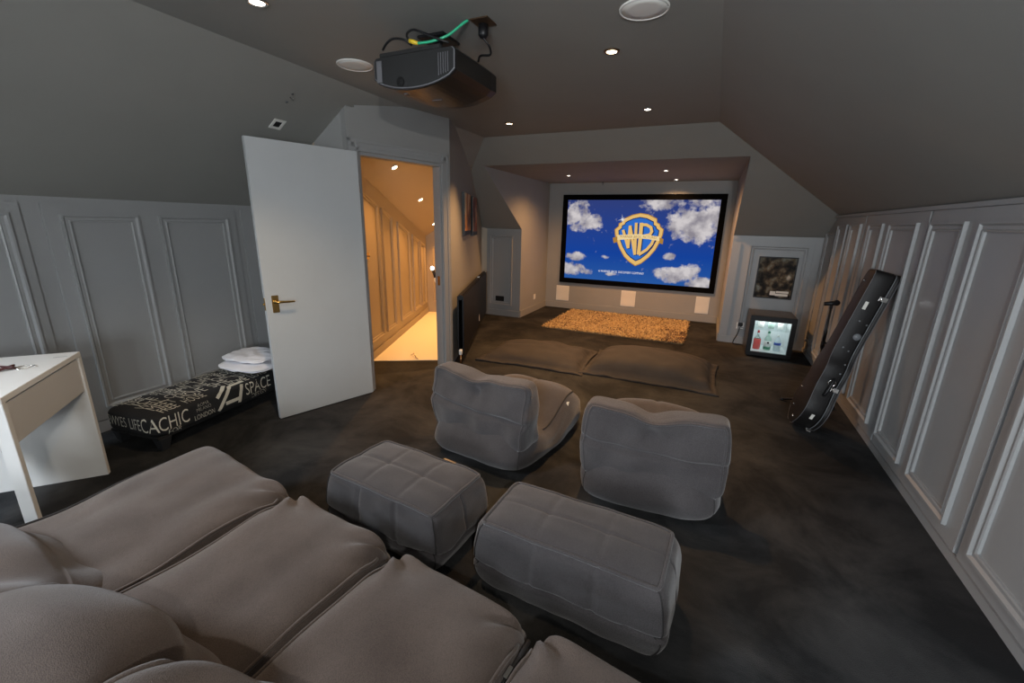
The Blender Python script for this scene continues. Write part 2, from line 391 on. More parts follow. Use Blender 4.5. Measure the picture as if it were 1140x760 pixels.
# right: cupboard doors that stand proud of the wall with a dark gap beside each
wr = get('wall_right')
TH = .026
def cup_door(y0, y1, panels):
    b = MB(); b.box((XR-TH,y0,.075),(XR,y1,ZR-.03)); dr = b.build('cupboard_panel', M['panel'], wr, bevel=.003)
    for (a, c) in panels: mould('panel_moulding', (XR-TH,0,0), (0,1,0), (-1,0,0), a, c, .148, 1.533, M['panel'], dr)
cup_door(-.2, 1.08, [(-.1,.4),(.52,.98)])
cup_door(1.10, 2.295, [(1.2,1.63),(1.76,2.21)])
cup_door(2.325, 3.478, [(2.43,2.89),(3.025,3.435)])
cup_door(3.502, 4.733, [(3.62,4.12),(4.26,4.60)])
cup_door(4.757, 5.70, [(4.83,5.16),(5.27,5.62)])
mould('panel_moulding', (XR,0,0),(0,1,0),(-1,0,0), 5.78, 6.20, .16, 1.45, M['panel'], wr)
b = MB(); b.box((XR-.012,YB,0),(XR,YE,.055)); b.build('baseboard_right', M['panel'], kind='structure', bevel=.003)
b = MB(); b.box((XR-.03,YB,ZR-.028),(XR,YE,ZR-.002)); b.build('trim_1', M['panel'], kind='structure', bevel=.003)
# left
wl = get('wall_left')
def cup_left(y0, y1, panels):
    b = MB(); b.box((XL,y0,.085),(XL+.016,y1,1.535)); dr = b.build('cupboard_panel', M['panel'], wl, bevel=.003)
    for (a, c) in panels: mould('panel_moulding', (XL+.016,0,0),(0,1,0),(1,0,0), a, c, .175, 1.472, M['panel'], dr)
cup_left(.10, 1.186, [(.2,.6),(.72,1.13)])
cup_left(1.277, 2.470, [(1.35,1.764),(1.892,2.396)])
cup_left(2.52, 2.70, [])
b = MB(); b.box((XL,YB,0),(XL+.018,2.71,.08)); b.build('baseboard_left', M['panel'], kind='structure', bevel=.004)
# end walls
we = get('wall_end_left'); O = (0,YE,0)
mould('panel_moulding', O, (1,0,0), (0,-1,0), -3.25, -2.86, .18, 1.285, M['panel'], we)
b = MB(); b.box((K3.x+.04,YE-.014,0),(XA0,YE,.10)); b.build('baseboard_end', M['panel'], kind='structure', bevel=.004)
we = get('wall_end_right')
mould('panel_moulding', O, (1,0,0), (0,-1,0), .425, 1.055, .175, 1.275, M['panel'], we)
b = MB(); b.box((XA1,YE-.012,0),(XA1+.10,YE,1.30)); b.box((1.10,YE-.012,0),(XR,YE,1.34)); b.box((XA1,YE-.014,0),(XR,YE,.09)); b.box((XA1,YE-.012,1.34),(XR,YE,1.385))
b.build('trim_2', M['panel'], kind='structure', bevel=.003)
b = MB(); b.box((XA0,YA-.015,0),(XA1,YA,.11)); b.box((XA0,YE,0),(XA0+.015,YA,.11)); b.box((XA1-.015,YE,0),(XA1,YA,.11))
b.build('baseboard_alcove', M['wall'], kind='structure', bevel=.004)
# hall panelling: moulding height follows the falling roof
wh = get('wall_hall_left')
def hall_panel(s0, s1, bottom=.19):
    b = MB(); O1 = H1
    def top(s): q = H1+E_h*s; return lz(q.x)-.17
    prof = [(0,0),(0,.022),(.012,.022),(.024,.008),(.036,.014),(.045,.004)]
    rings = [[H1+E_h*(s0+a)+N_h*h+Vector((0,0,bottom+a)), H1+E_h*(s1-a)+N_h*h+Vector((0,0,bottom+a)),
              H1+E_h*(s1-a)+N_h*h+Vector((0,0,top(s1)-a)), H1+E_h*(s0+a)+N_h*h+Vector((0,0,top(s0)-a))] for a, h in prof]
    vs = [v for g in rings for v in g]; fs = [(i*4+k, i*4+(k+1) % 4, i*4+4+(k+1) % 4, i*4+4+k) for i in range(len(rings)-1) for k in range(4)]
    b.add(vs, fs); b.build('panel_moulding', M['hallwall'], wh)
S_off = (Vector((-3.226,3.445,0))-H1).dot(E_h)
for s0, s1 in ((-.2,.40),(.52,.88),(1.10,1.62),(1.78,2.14),(2.22,2.5)): hall_panel(S_off+s0, S_off+s1)
b = MB(); b.obox(H1, E_h*(H2-H1).length, N_h*.015, (0,0,.09)); b.build('baseboard_hall', M['hallwall'], kind='structure')
mould('panel_moulding', H2, N_h, -E_h, .1, .7, .18, 1.08, M['hallwall'], get('wall_hall_end'))

# door frame (architrave + lining)
b = MB()
def arch(s0, s1, z0, z1):
    for a, t in ((0,.018),(.02,.026),(.055,.02)): pass
AW = .085
def strip(p, q, wv, steps=((0,.30,.024),(.30,.72,.016),(.72,1.0,.020))):
    for f0, f1, h in steps: b.obox(p+wv*f0, q-p, wv*(f1-f0), N_d*h)
strip(dpt(S1,0), dpt(S1,ZD+AW), E_d*AW); strip(dpt(S0,0), dpt(S0,ZD+AW), -E_d*AW)
strip(dpt(S0-AW,ZD), dpt(S1+AW,ZD), Vector((0,0,AW)))
b.obox(dpt(S1-.012,0,-.1), E_d*.012, N_d*.1, (0,0,ZD)); b.obox(dpt(S0,0,-.1), E_d*.025, N_d*.1, (0,0,ZD)); b.obox(dpt(S0,ZD-.025,-.1), E_d*(S1-S0), N_d*.1, (0,0,.025))
b.build('trim_3', M['panel'], kind='structure', bevel=.003)
# latch keep on the right lining
b = MB(); b.obox(dpt(S1-.015,.86,-.06), E_d*.004, N_d*.03, (0,0,.09)); b.build('latch_plate', M['brass'], get('trim_3'))

# the open door leaf
DA = Vector((-2.813,1.995,0)); DB = Vector((-2.571,2.729,0)); ED = (DB-DA).normalized(); ND = Vector((ED.y,-ED.x,0)); DL = (DB-DA).length
def lp(s, z, off=0.0): return DA+ED*s+ND*off+Vector((0,0,z))
b = MB(); b.obox(lp(0,.008,-.04), ED*DL, ND*.04, (0,0,1.972)); leaf = b.build('door_1', M['door'], kind='structure', bevel=.002)
leaf['label'] = 'plain pale grey flush door standing wide open with brass lever handle'
b = MB(); b.obox(lp(.04,.82), ED*.046, ND*.005, (0,0,.125)); plate = b.build('handle_plate', M['brass'], leaf, bevel=.002)
b = MB(); b.tube([lp(.063,.90,.004), lp(.063,.90,.045)], .009); b.lathe([(.014,0),(.014,.008)], lp(.063,.90,.005), 14, ND)
b.tube(spline([lp(.063,.90,.045), lp(.085,.901,.05), lp(.13,.898,.05), lp(.178,.896,.048)], 5), [.009]*8+[.0085]*4+[.007]*4, 10)
b.build('handle_lever', M['brass'], plate)
b = MB(); b.obox(lp(-.002,.84,-.03), ED*.003, ND*.022, (0,0,.09)); b.tube([lp(-.001,.885,-.019), lp(-.012,.885,-.019)], .008, 10); b.build('latch', M['brass'], leaf)
for z in (.25, 1.68):
    b = MB(); b.tube([lp(DL+.004,z,-.02), lp(DL+.004,z+.1,-.02)], .007, 10); b.build('hinge', M['brass'], leaf)

# ------------------------------------------------------------------ screen with its picture
YS = YA-.05
scr = thing('projection_screen', 'large black-framed projection screen showing a gold shield on a cloudy blue sky', 'screen', (-1.2, YA, .5))
def S2(x, z, off=0.0): return Vector((x, YS-off, z))-Vector((-1.2, YA, .5))
SX0, SX1, SZ0, SZ1 = -2.445, .104, .472, 1.963
b = MB(); fw = .085
for (x0,x1,z0,z1) in ((SX0,SX1,SZ0,SZ0+fw),(SX0,SX1,SZ1-fw,SZ1),(SX0,SX0+fw,SZ0+fw,SZ1-fw),(SX1-fw,SX1,SZ0+fw,SZ1-fw)):
    p = S2(x0,z0,.0); b.box((p.x, p.y, p.z), (p.x+x1-x0, -.001, p.z+z1-z0))
b.build('frame', M['screenframe'], scr, bevel=.004)
def picture_mat():
    m = bpy.data.materials.new('sky_picture'); m.use_nodes = True
    nt = m.node_tree; nt.nodes.remove(nt.nodes['Principled BSDF'])
    N = nt.nodes.new; L = nt.links.new
    uv = N('ShaderNodeUVMap'); sep = N('ShaderNodeSeparateXYZ'); L(uv.outputs[0], sep.inputs[0])
    def math_(op, a, bb=None, clamp=False):
        q = N('ShaderNodeMath'); q.operation = op; q.use_clamp = clamp
        for i, x in enumerate((a, bb)):
            if x is None: continue
            if isinstance(x, (int, float)): q.inputs[i].default_value = x
            else: L(x, q.inputs[i])
        return q.outputs[0]
    blobs = [(.075,.80,.12,.17,1.0),(.19,.72,.11,.12,.95),(.10,.70,.10,.12,.8),(.08,.93,.16,.10,.55),
             (.86,.70,.20,.22,1.25),(.97,.78,.14,.25,1.0),(.78,.80,.13,.14,.8),(.63,.97,.16,.14,.75),(.9,.97,.25,.12,.7),
             (.085,.29,.10,.07,1.0),(.05,.13,.12,.11,1.0),(.15,.10,.08,.06,.7),
             (.73,.34,.05,.06,1.0),(.78,.13,.17,.12,1.05),(.86,.20,.09,.09,.9),(.95,.05,.13,.10,1.1),(.35,.09,.06,.03,.7),(.28,.30,.07,.03,.45),(.55,.27,.10,.03,.35)]
    acc = None
    for cu, cv, ru, rv, st in blobs:
        du = math_('DIVIDE', math_('SUBTRACT', sep.outputs[0], cu), ru); dv = math_('DIVIDE', math_('SUBTRACT', sep.outputs[1], cv), rv)
        dd = math_('ADD', math_('MULTIPLY', du, du), math_('MULTIPLY', dv, dv))
        g = math_('MULTIPLY', math_('SUBTRACT', 1.0, dd, True), st)
        acc = g if acc is None else math_('MAXIMUM', acc, g)
    mp = N('ShaderNodeMapping'); mp.inputs['Scale'].default_value = (1.75, 1, 1); L(uv.outputs[0], mp.inputs[0])
    n1 = N('ShaderNodeTexNoise'); n1.inputs['Scale'].default_value = 9; n1.inputs['Detail'].default_value = 9; n1.inputs['Roughness'].default_value = .6
    L(mp.outputs[0], n1.inputs['Vector'])
    dens = math_('ADD', acc, math_('MULTIPLY', math_('SUBTRACT', n1.outputs['Fac'], .53), 2.3))
    rc = N('ShaderNodeValToRGB'); rc.color_ramp.elements[0].position = .22; rc.color_ramp.elements[1].position = .66; L(dens, rc.inputs[0])
    n2 = N('ShaderNodeTexNoise'); n2.inputs['Scale'].default_value = 7; n2.inputs['Detail'].default_value = 6; L(mp.outputs[0], n2.inputs['Vector'])
    cc = N('ShaderNodeValToRGB'); cc.color_ramp.elements[0].color = (.27,.25,.29,1); cc.color_ramp.elements[1].color = (.64,.60,.61,1)
    cc.color_ramp.elements[0].position = .36; cc.color_ramp.elements[1].position = .62; L(n2.outputs['Fac'], cc.inputs[0])
    sk = N('ShaderNodeValToRGB'); sk.color_ramp.elements[0].color = (.022,.10,.36,1); sk.color_ramp.elements[1].color = (.030,.050,.20,1)
    e = sk.color_ramp.elements.new(.35); e.color = (.008,.055,.33,1); L(sep.outputs[1], sk.inputs[0])
    mx = N('ShaderNodeMix'); mx.data_type = 'RGBA'; L(rc.outputs[0], mx.inputs['Factor']); L(sk.outputs[0], mx.inputs['A']); L(cc.outputs[0], mx.inputs['B'])
    em = N('ShaderNodeEmission'); em.inputs['Strength'].default_value = .95; L(mx.outputs['Result'], em.inputs['Color'])
    L(em.outputs[0], nt.nodes['Material Output'].inputs['Surface'])
    return m
px0, px1, pz0, pz1 = SX0+fw-.005, SX1-fw+.005, SZ0+fw-.005, SZ1-fw+.005
pic = link('picture', [S2(px0,pz0,-.02),S2(px1,pz0,-.02),S2(px1,pz1,-.02),S2(px0,pz1,-.02)], [(0,1,2,3)], picture_mat(), scr)
uvl = pic.data.uv_layers.new(name='UVMap')
for i, c in enumerate(((0,0),(1,0),(1,1),(0,1))): uvl.data[i].uv = c
# gold shield emblem, flat on the picture
def flat(name, polys, m, off, parent):
    vs, fs = [], []
    for pl in polys:
        k = len(vs); vs += [S2(x,z,-.02+off) for x,z in pl]; fs.append(tuple(range(k,k+len(pl))))
    return link(name, vs, fs, m, parent)
outer = [(-1.136,1.665),(-1.012,1.647),(-.878,1.586),(-.872,1.529),(-.826,1.504),(-.815,1.466),(-.763,1.429),(-.768,1.346),(-.802,1.229),(-.854,1.11),(-.945,.986),(-1.053,.887),(-1.142,.844),(-1.243,.903),(-1.331,.98),(-1.418,1.112),(-1.468,1.218),(-1.509,1.337),(-1.519,1.41),(-1.462,1.458),(-1.459,1.504),(-1.413,1.525),(-1.397,1.565),(-1.359,1.591),(-1.257,1.638)]
cx, cz = -1.139, 1.285
def scl(p, s, dz=0): return [(cx+(x-cx)*s, cz+dz+(z-cz)*s) for x,z in p]
em = flat('emblem', [scl(outer,1.035)], M['goldd'], .001, pic)
flat('emblem_rim', [outer], M['gold'], .002, em)
flat('emblem_shade', [scl(outer,.86,.004)], M['pnavy'], .003, em)
flat('emblem_field', [scl(outer,.82,.004)], M['pblue'], .004, em)
def strokes(pts, w):
    out = []
    for (x0,z0),(x1,z1) in zip(pts, pts[1:]):
        t = Vector((x1-x0, z1-z0)); t.normalize(); nn = Vector((-t.y, t.x))*w/2; e = t*w*.18
        out.append([(x0-e.x+nn.x,z0-e.y+nn.y),(x0-e.x-nn.x,z0-e.y-nn.y),(x1+e.x-nn.x,z1+e.y-nn.y),(x1+e.x+nn.x,z1+e.y+nn.y)])
    return out
W = [(-1.388,1.40),(-1.283,1.124),(-1.281,1.469),(-1.166,1.022),(-1.187,1.516)]
Bs = [(-1.105,1.515),(-1.10,1.258),(-1.105,1.03)]
Bu = [(-1.107,1.497),(-1.023,1.495),(-.951,1.457),(-.931,1.393),(-.955,1.343),(-1.031,1.325)]
Bl = [(-1.031,1.323),(-.926,1.309),(-.893,1.265),(-.914,1.199),(-.983,1.104),(-1.095,1.022)]
sh = lambda p: [(x+.016,z-.008) for x,z in p]
flat('letter_shadow', strokes(sh(W),.052)+strokes(sh(Bs),.060)+strokes(sh(Bu),.050)+strokes(sh(Bl),.050), M['pnavy'], .005, em)
flat('letter_w', strokes(W,.044), M['gold'], .006, em)
flat('letter_b', strokes(Bs,.056)+strokes(Bu,.044)+strokes(Bl,.044), M['gold'], .0062, em)
for pl_ in ([(-1.549,1.276),(-1.471,1.298),(-1.464,1.211),(-1.528,1.189)],[(-.813,1.304),(-.739,1.283),(-.742,1.199),(-.803,1.216)]): flat('banner_curl', [pl_], M['goldd'], .0065, em)
ban = flat('banner', [[(-1.476,1.322),(-1.137,1.346),(-.98,1.338),(-.805,1.318),(-.798,1.248),(-.974,1.272),(-1.131,1.280),(-1.47,1.240)]], M['goldl'], .007, em)
def screen_text(name, s, cxz, size, xs, m, off, parent, slope=0.0):
    v, f = text_geo(s, size, xs); link(name, [S2(cxz[0]+a, cxz[1]+bb+slope*a, -.02+off) for a,bb in v], f, m, parent)
screen_text('banner_lettering', 'WARNER BROS. PICTURES', (-1.14,1.300), .058, .86, M['goldd'], .008, ban)
screen_text('caption', 'A WARNER BROS. DISCOVERY COMPANY', (-1.37,.712), .052, .78, M['pwhite'], .002, pic)
st = []
for k in range(8):
    a = k*PI/4+.2; L_ = .085 if k % 2 == 0 else .045
    st.append([(-1.411+math.cos(a)*L_,1.571+math.sin(a)*L_),(-1.411+math.cos(a+1.6)*.006,1.571+math.sin(a+1.6)*.006),(-1.411+math.cos(a-1.6)*.006,1.571+math.sin(a-1.6)*.006)])
flat('glint', st, M['pwhite'], .009, em)

# in-wall speakers under the screen
for x0, x1, lab in ((-2.505,-2.266,'pale square in-wall speaker under the screen nearest the alcove corner with a socket'),
                    (-1.333,-1.09,'pale upright in-wall speaker under the middle of the screen'),
                    (-.142,.058,'pale upright in-wall speaker under the screen on its fridge side')):
    sp = thing('wall_speaker', lab, 'speaker', ((x0+x1)/2, YA, .27), 0, 'in-wall speakers below the screen')
    hw_, hh = (x1-x0)/2, .135
    b = MB(); b.box((-hw_,-.008,-hh),(hw_,-.0005,hh)); b.build('rim', M['whitep'], sp, bevel=.003)
    b = MB(); b.box((-hw_+.01,-.011,-hh+.01),(hw_-.01,-.0085,hh-.01)); b.build('grille', M['sticker'], sp, bevel=.001)

# ------------------------------------------------------------------ lights in the ceiling
def downlight(x, y, z, nrm, lab, group, glow='glow', cat='light', rad=.042, rim='bronze', watts=30, col=(1,.72,.42), ang=110, blend=.9):
    t = thing('ceiling_downlight', lab, cat, (x,y,z), 0, group)
    nrm = Vector(nrm).normalized()
    b = MB(); b.lathe([(rad*.72,.0),(rad*.72,.004),(rad*.80,.009),(rad,.006),(rad*1.04,.0005)], (0,0,0), 24, nrm); b.build('rim', M[rim], t)
    b = MB(); b.lathe([(rad*.66,.0042),(rad*.62,.0065),(rad*.3,.0085)], (0,0,0), 20, nrm); b.build('bulb', M[glow], t)
    ld = bpy.data.lights.new('downlight_beam', 'SPOT'); ld.energy = watts; ld.color = col; ld.spot_size = math.radians(ang); ld.spot_blend = blend; ld.shadow_soft_size = .03
    lo = bpy.data.objects.new('downlight_beam', ld); C.objects.link(lo); lo.location = Vector((x,y,z))+nrm*.03
    lo.rotation_euler = nrm.to_track_quat('-Z','Y').to_euler()
    return t
DN = (0,0,-1)
gm = 'downlights in the flat ceiling'
downlight(-1.923,4.079,ZC,DN,'small lit downlight in the flat ceiling just beyond the projector',gm,watts=190,ang=95,col=(1,.52,.20))
downlight(-.643,2.661,ZC,DN,'bronze-ringed warm downlight between the round ceiling speaker and the white spot',gm,watts=150,ang=75,col=(1,.55,.22))
downlight(-.630,3.97,ZC,DN,'small whiter downlight in the ceiling before the alcove header',gm,glow='glowc',watts=120,ang=80,col=(1,.66,.36),rim='chrome',rad=.036)
downlight(-1.971,1.545,ZC,DN,'silver downlight cut by the top edge of the photo above the open door',gm,glow='glowc',watts=60,rim='chrome',rad=.045)
ga = 'downlights over the screen'
downlight(-2.006,6.267,ZA,DN,'alcove downlight above the screen at its end near the picture wall',ga,glow='glowc',rim='whitep',rad=.034,watts=75,ang=150,col=(1,.50,.18))
downlight(-.658,5.997,ZA,DN,'alcove downlight nearer the header of the close pair',ga,glow='glowc',rim='whitep',rad=.034,watts=150,ang=165,col=(1,.46,.14))
downlight(-.623,7.139,ZA,DN,'alcove downlight nearer the screen of the close pair',ga,glow='glowc',rim='whitep',rad=.034,watts=40,ang=150,col=(1,.50,.18))
gh = 'downlights in the hall'
for (x,y), lab in (((-3.087,3.792),'hall downlight nearest the doorway, highest of the three'),((-3.483,4.759),'middle hall downlight of the three along the slope'),((-3.935,5.70),'farthest hall downlight beside the door frame')):
    nn = Vector((SL,0,-1)).normalized()
    downlight(x,y,lz(x),nn,lab,gh,rad=.040,rim='whitep',watts=75,col=(1,.46,.13),ang=150)

# round ceiling speakers
for (x,y), lab in (((-2.152,2.317),'round white ceiling speaker beside the projector'),((-.41,2.235),'round white ceiling speaker at the top edge of the photo')):
    t = thing('ceiling_speaker', lab, 'speaker', (x,y,ZC), 0, 'round ceiling speakers')
    b = MB(); b.lathe([(.108,.0005),(.108,.004),(.104,.008),(.099,.006),(.099,.0005)], (0,0,0), 40, DN); b.build('rim', M['whitep'], t)
    b = MB(); b.lathe([(.098,.0006),(.098,.005),(.06,.0065),(.002,.007)], (0,0,0), 40, DN); b.build('grille', M['whitep'], t)

# square vent and cable stub on the left slope
nS = Vector((SL,0,-1)).normalized(); uS = Vector((1,0,SL)).normalized(); vS = Vector((0,1,0))
def sp_(x, y, du=0, dv=0, off=0): return Vector((x,y,lz(x)))+uS*du+vS*dv+nS*off
t = thing('slope_vent', 'small white square vent with a black opening in the sloping ceiling', 'vent', (-2.917,2.334,lz(-2.917)))
b = MB(); h, k = .046, .026
o0 = Vector((-2.917,2.334,lz(-2.917)))
for (a0_,a1_,c0,c1) in ((-h,h,-h,-k),(-h,h,k,h),(-h,-k,-k,k),(k,h,-k,k)):
    b.obox(uS*a0_+vS*c0+nS*.0005, uS*(a1_-a0_), vS*(c1-c0), nS*.006)
b.build('frame', M['whitep'], t, bevel=.001)
b = MB(); b.obox(uS*-k+vS*-k+nS*.0006, uS*2*k, vS*2*k, nS*.0015); b.build('opening', M['dark'], t)
t = thing('screw_hook', 'tiny dark hook and screw in the slope above the square vent', 'hook', (-2.705,2.287,lz(-2.705)))
b = MB(); b.tube([nS*.0005, nS*.02, nS*.026+uS*.012, nS*.02+uS*.02], .004, 8); b.build('hook', M['chrome'], t)
b = MB(); b.lathe([(.010,.0005),(.010,.003),(.004,.005)], uS*-.045, 12, nS); b.build('screw', M['projgrey'], t)
b = MB(); b.lathe([(.008,.0005),(.008,.003)], uS*.03, 12, nS); b.build('screw', M['projgrey'], t)

# ------------------------------------------------------------------ projector
pj = thing('projector', 'large black projector hanging from the flat ceiling', 'projector', (-1.445,1.95,2.26))
PW, PD = .245, .45
def pj_ring(y, s=1.0, sh=1.0):
    """cross-section: flat top, short sides, bellied underside"""
    pts = [(-PW*s,-.012),(-PW*s+.012,0)]+[(PW*s-.012,0),(PW*s,-.012)]
    for i in range(0,17):
        a = i/16; x = PW*s*(1-2*a); e = abs(2*a-1)
        zz = -.105*sh-.052*sh*(1-e**2.2) if True else 0
        if e > .999: zz = -.095*sh
        pts.append((x, zz))
    return [Vector((x,y,z)) for x,z in pts]
rings = [pj_ring(0,.985,.98), pj_ring(.008), pj_ring(.10), pj_ring(.25), pj_ring(.36), pj_ring(.425,.985,.95), pj_ring(PD,.93,.84)]
vs = [v for g in rings for v in g]; k = len(rings[0]); fs = []
for i in range(len(rings)-1):
    for j in range(k): fs.append((i*k+j, i*k+(j+1) % k, (i+1)*k+(j+1) % k, (i+1)*k+j))
fs.append(tuple(range((len(rings)-1)*k, len(rings)*k)))
fs.append(tuple(range(k-1,-1,-1)))
b = MB(); b.add(vs, fs); body = b.build('body', M['proj'], pj)
# recessed back panel with bezel, vents, grey end strip and cable hole
rg = pj_ring(-.001,.975,.955); r2 = pj_ring(-.003,.955,.925)
vs = rg+r2; b = MB(); b.add(vs, [(j,(j+1) % k,k+(j+1) % k,k+j) for j in range(k)]); b.build('bezel', M['projgrey'], pj)
b = MB(); b.add([v+Vector((0,.0005,0)) for v in r2], [tuple(range(k))]); rear = b.build('rear_panel', M['blackm'], pj)
b = MB(); b.box((-.222,-.006,-.112),(-.185,-.002,-.012)); b.build('side_strip', M['projgrey'], rear, bevel=.002)
b = MB()
for i in range(5): b.box((.150+i*.013,-.006,-.112+i*.003),(.153+i*.013,-.002,-.018))
b.build('vent', M['projgrey'], rear)
b = MB(); b.lathe([(.022,0),(.022,.004)], (-.075,-.0035,-.118), 18, (0,-1,0)); b.build('cable_hole', M['dark'], rear)
b = MB(); b.box((-.03,.2,-.1595),(.03,.205,-.157)); b.build('underside_mark', M['projgrey'], pj)
b = MB(); b.lathe([(.012,0),(.012,.003)], (-.10,.07,-.151), 12, DN); b.build('underside_screw', M['projgrey'], pj)
b = MB(); b.lathe([(.055,0),(.052,.02),(.04,.02),(.035,.004)], (0,PD-.003,-.07), 24, (0,1,0)); b.build('lens', M['black'], pj)
b = MB(); b.box((-.13,.12,.001),(.13,.34,.02)); b.box((-.06,.17,.02),(.06,.29,.04)); b.tube([(0,.23,.03),(0,.23,.13)], .022, 16); b.box((-.08,.15,.122),(.08,.31,.1355))
b.build('ceiling_bracket', M['black'], pj, bevel=.003)
b = MB(); b.box((-.205,.0,.0),(.16,.05,.022)); b.build('connector_bay', M['blackm'], pj, bevel=.004)
# cable plate on the ceiling with its stub, and cables
cp = thing('cable_plate', 'square dark ceiling plate with a black stub beside the projector', 'plate', (-1.13,2.085,ZC))
b = MB(); b.box((-.048,-.05,-.006),(.048,.05,-.0005)); b.build('plate', M['bronze'], cp, bevel=.002)
b = MB(); b.lathe([(.024,.006),(.024,.05),(.016,.062)], (-.01,.02,0), 16, DN); b.build('stub', M['black'], cp)
def cable(name, pts, rad, m, lab, group=None):
    b = MB(); b.tube(spline(pts,8), rad, 8); return tag(b.build(name, m), lab, 'cable', group)
gc = 'projector cables'
cable('power_cable', [(-1.14,2.105,2.336),(-1.12,2.13,2.305),(-1.13,2.16,2.28),(-1.19,2.17,2.285),(-1.22,2.20,2.272)], .0055, M['black'], 'black power cable looping from the ceiling stub into the projector', gc)
gr = cable('green_cable', [(-1.185,2.035,2.388),(-1.20,2.02,2.375),(-1.26,1.98,2.32),(-1.33,1.95,2.295),(-1.40,1.935,2.29)], .006, M['green'], 'bright green cable running from the ceiling to a yellow plug on the projector')
b = MB(); b.tube([(-1.40,1.935,2.29),(-1.425,1.932,2.298),(-1.445,1.93,2.305)], [.008,.010,.009], 10); b.build('plug', M['yellow'], gr)
cable('signal_cable', [(-1.62,1.945,2.292),(-1.58,1.93,2.312),(-1.54,1.93,2.325),(-1.49,1.945,2.32),(-1.46,1.97,2.300)], .0055, M['black'], 'black cable arching low along the back top edge of the projector', gc)
cable('looped_cable', [(-1.45,1.955,2.295),(-1.46,1.93,2.33),(-1.42,1.925,2.345),(-1.36,1.93,2.325),(-1.30,1.94,2.30),(-1.25,1.97,2.285)], .0055, M['black'], 'black cable looped behind the yellow plug on the projector', gc)

# ------------------------------------------------------------------ soft seating
def path_tube(name, pts, rad, m, parent, n=6, closed=False):
    b = MB(); b.tube([Vector(p) for p in pts], rad, n); return b.build(name, m, parent)

def make_ottoman(name, lab, loc, rz, hx, hy, H, seed, m, group, tuck=.10):
    t = thing(name, lab, 'pouf', loc, rz, group)
    E = 13.0
    def fn(q):
        x, y, z = q; zz = (z+1)/2
        bulge = 1+.085*(1-((zz-.38)/.62)**2) if zz > .38 else 1.085-tuck*((.38-zz)/.38)**2
        tp = 1.0
        X = x*hx*bulge; Y = y*hy*bulge; Z = zz*H
        if z > .9:    # top: soft dome with stitched channels
            w = (1-abs(x)**4)*(1-abs(y)**4); Z += .022*w
            for c in (-.33,.33): Z -= .006*bell(x-c,.035)*w
            Z -= .006*bell(y,.06)*w
            Z += .006*nz3((x*2,y*2,0),1.2,seed)
        else:
            side = 1 if abs(x) > abs(y) else 0
            s = y if side else x
            sag = .36+.05*nz3((x*1.3,y*1.3,0),1.3,seed)+.02*math.cos(s*7)
            g = bell(zz-sag,.022)*.016
            for c in ((-.33,.33) if not side else (0,)): g += bell(s-c,.02)*.010*(zz > sag)*(zz < .97)
            f = 1-g/max(hx,hy)*2.2
            X *= f; Y *= f
            wr_ = .007*nz3((X*9,Y*9,zz*5),1.0,seed+3)
            X += wr_*(1 if x > 0 else -1)*(side); Y += wr_*(1 if y > 0 else -1)*(1-side)
        return (X, Y, Z)
    soft('cushion', fn, 64, E, m, t, nz=40)
    pts = []
    K = 40
    for i in range(4*K):
        s, q = divmod(i, K); f = 2*q/K-1
        p = [(f,-1,1),(1,f,1),(-f,1,1),(-1,-f,1)][s]
        pts.append(Vector(fn(qn(p, E)))+Vector((0,0,.003)))
    pts += pts[:2]
    path_tube('piping', pts, .0075, m, t, 8)
    for side in range(4):
        ln = []
        for i in range(1,32):
            f = -1+2*i/32; x, y = [(f,-1),(1,f),(f,1),(-1,f)][side]
            s_ = y if side % 2 else x
            sag = .36+.05*nz3((x*1.3,y*1.3,0),1.3,seed)+.02*math.cos(s_*7)
            ln.append(Vector(fn(qn((x,y,2*sag-1), 40))))
        path_tube('seam', ln, .0032, M['seam'], t, 5)
    for sx in (-1,1):
        for sy in (-1,1):
            ln = [Vector(fn(qn((sx,sy,z),E)))*1.0 for z in [1-.1*i for i in range(20)]]
            ln = [p+Vector((sx*.001,sy*.001,0)) for p in ln]
            path_tube('corner_seam', ln, .003, M['seam'], t, 5)
    return t
go = 'twin poufs before the big sofa'
make_ottoman('pouf', 'slate pouf nearer the open door with a small metal tag on its top edge', (-1.205,1.455,0), math.radians(-5), .330, .190, .31, 1.0, M['slate'], go, .19)
make_ottoman('pouf', 'larger slate pouf in front of the pair, before the tilted backrest chair', (-.352,1.450,0), math.radians(-3), .365, .168, .31, 5.0, M['slate'], go, .11)
b = MB(); b.obox((-1.10,1.625,.316),(.075,-.012,0),(.001,.012,0),(0,0,.003)); o = b.build('metal_tag', M['chrome']); 
tagparent = [x for x in bpy.data.objects if x.name == 'pouf'][0]
o.parent = tagparent; o.matrix_parent_inverse = tagparent.matrix_basis.inverted()

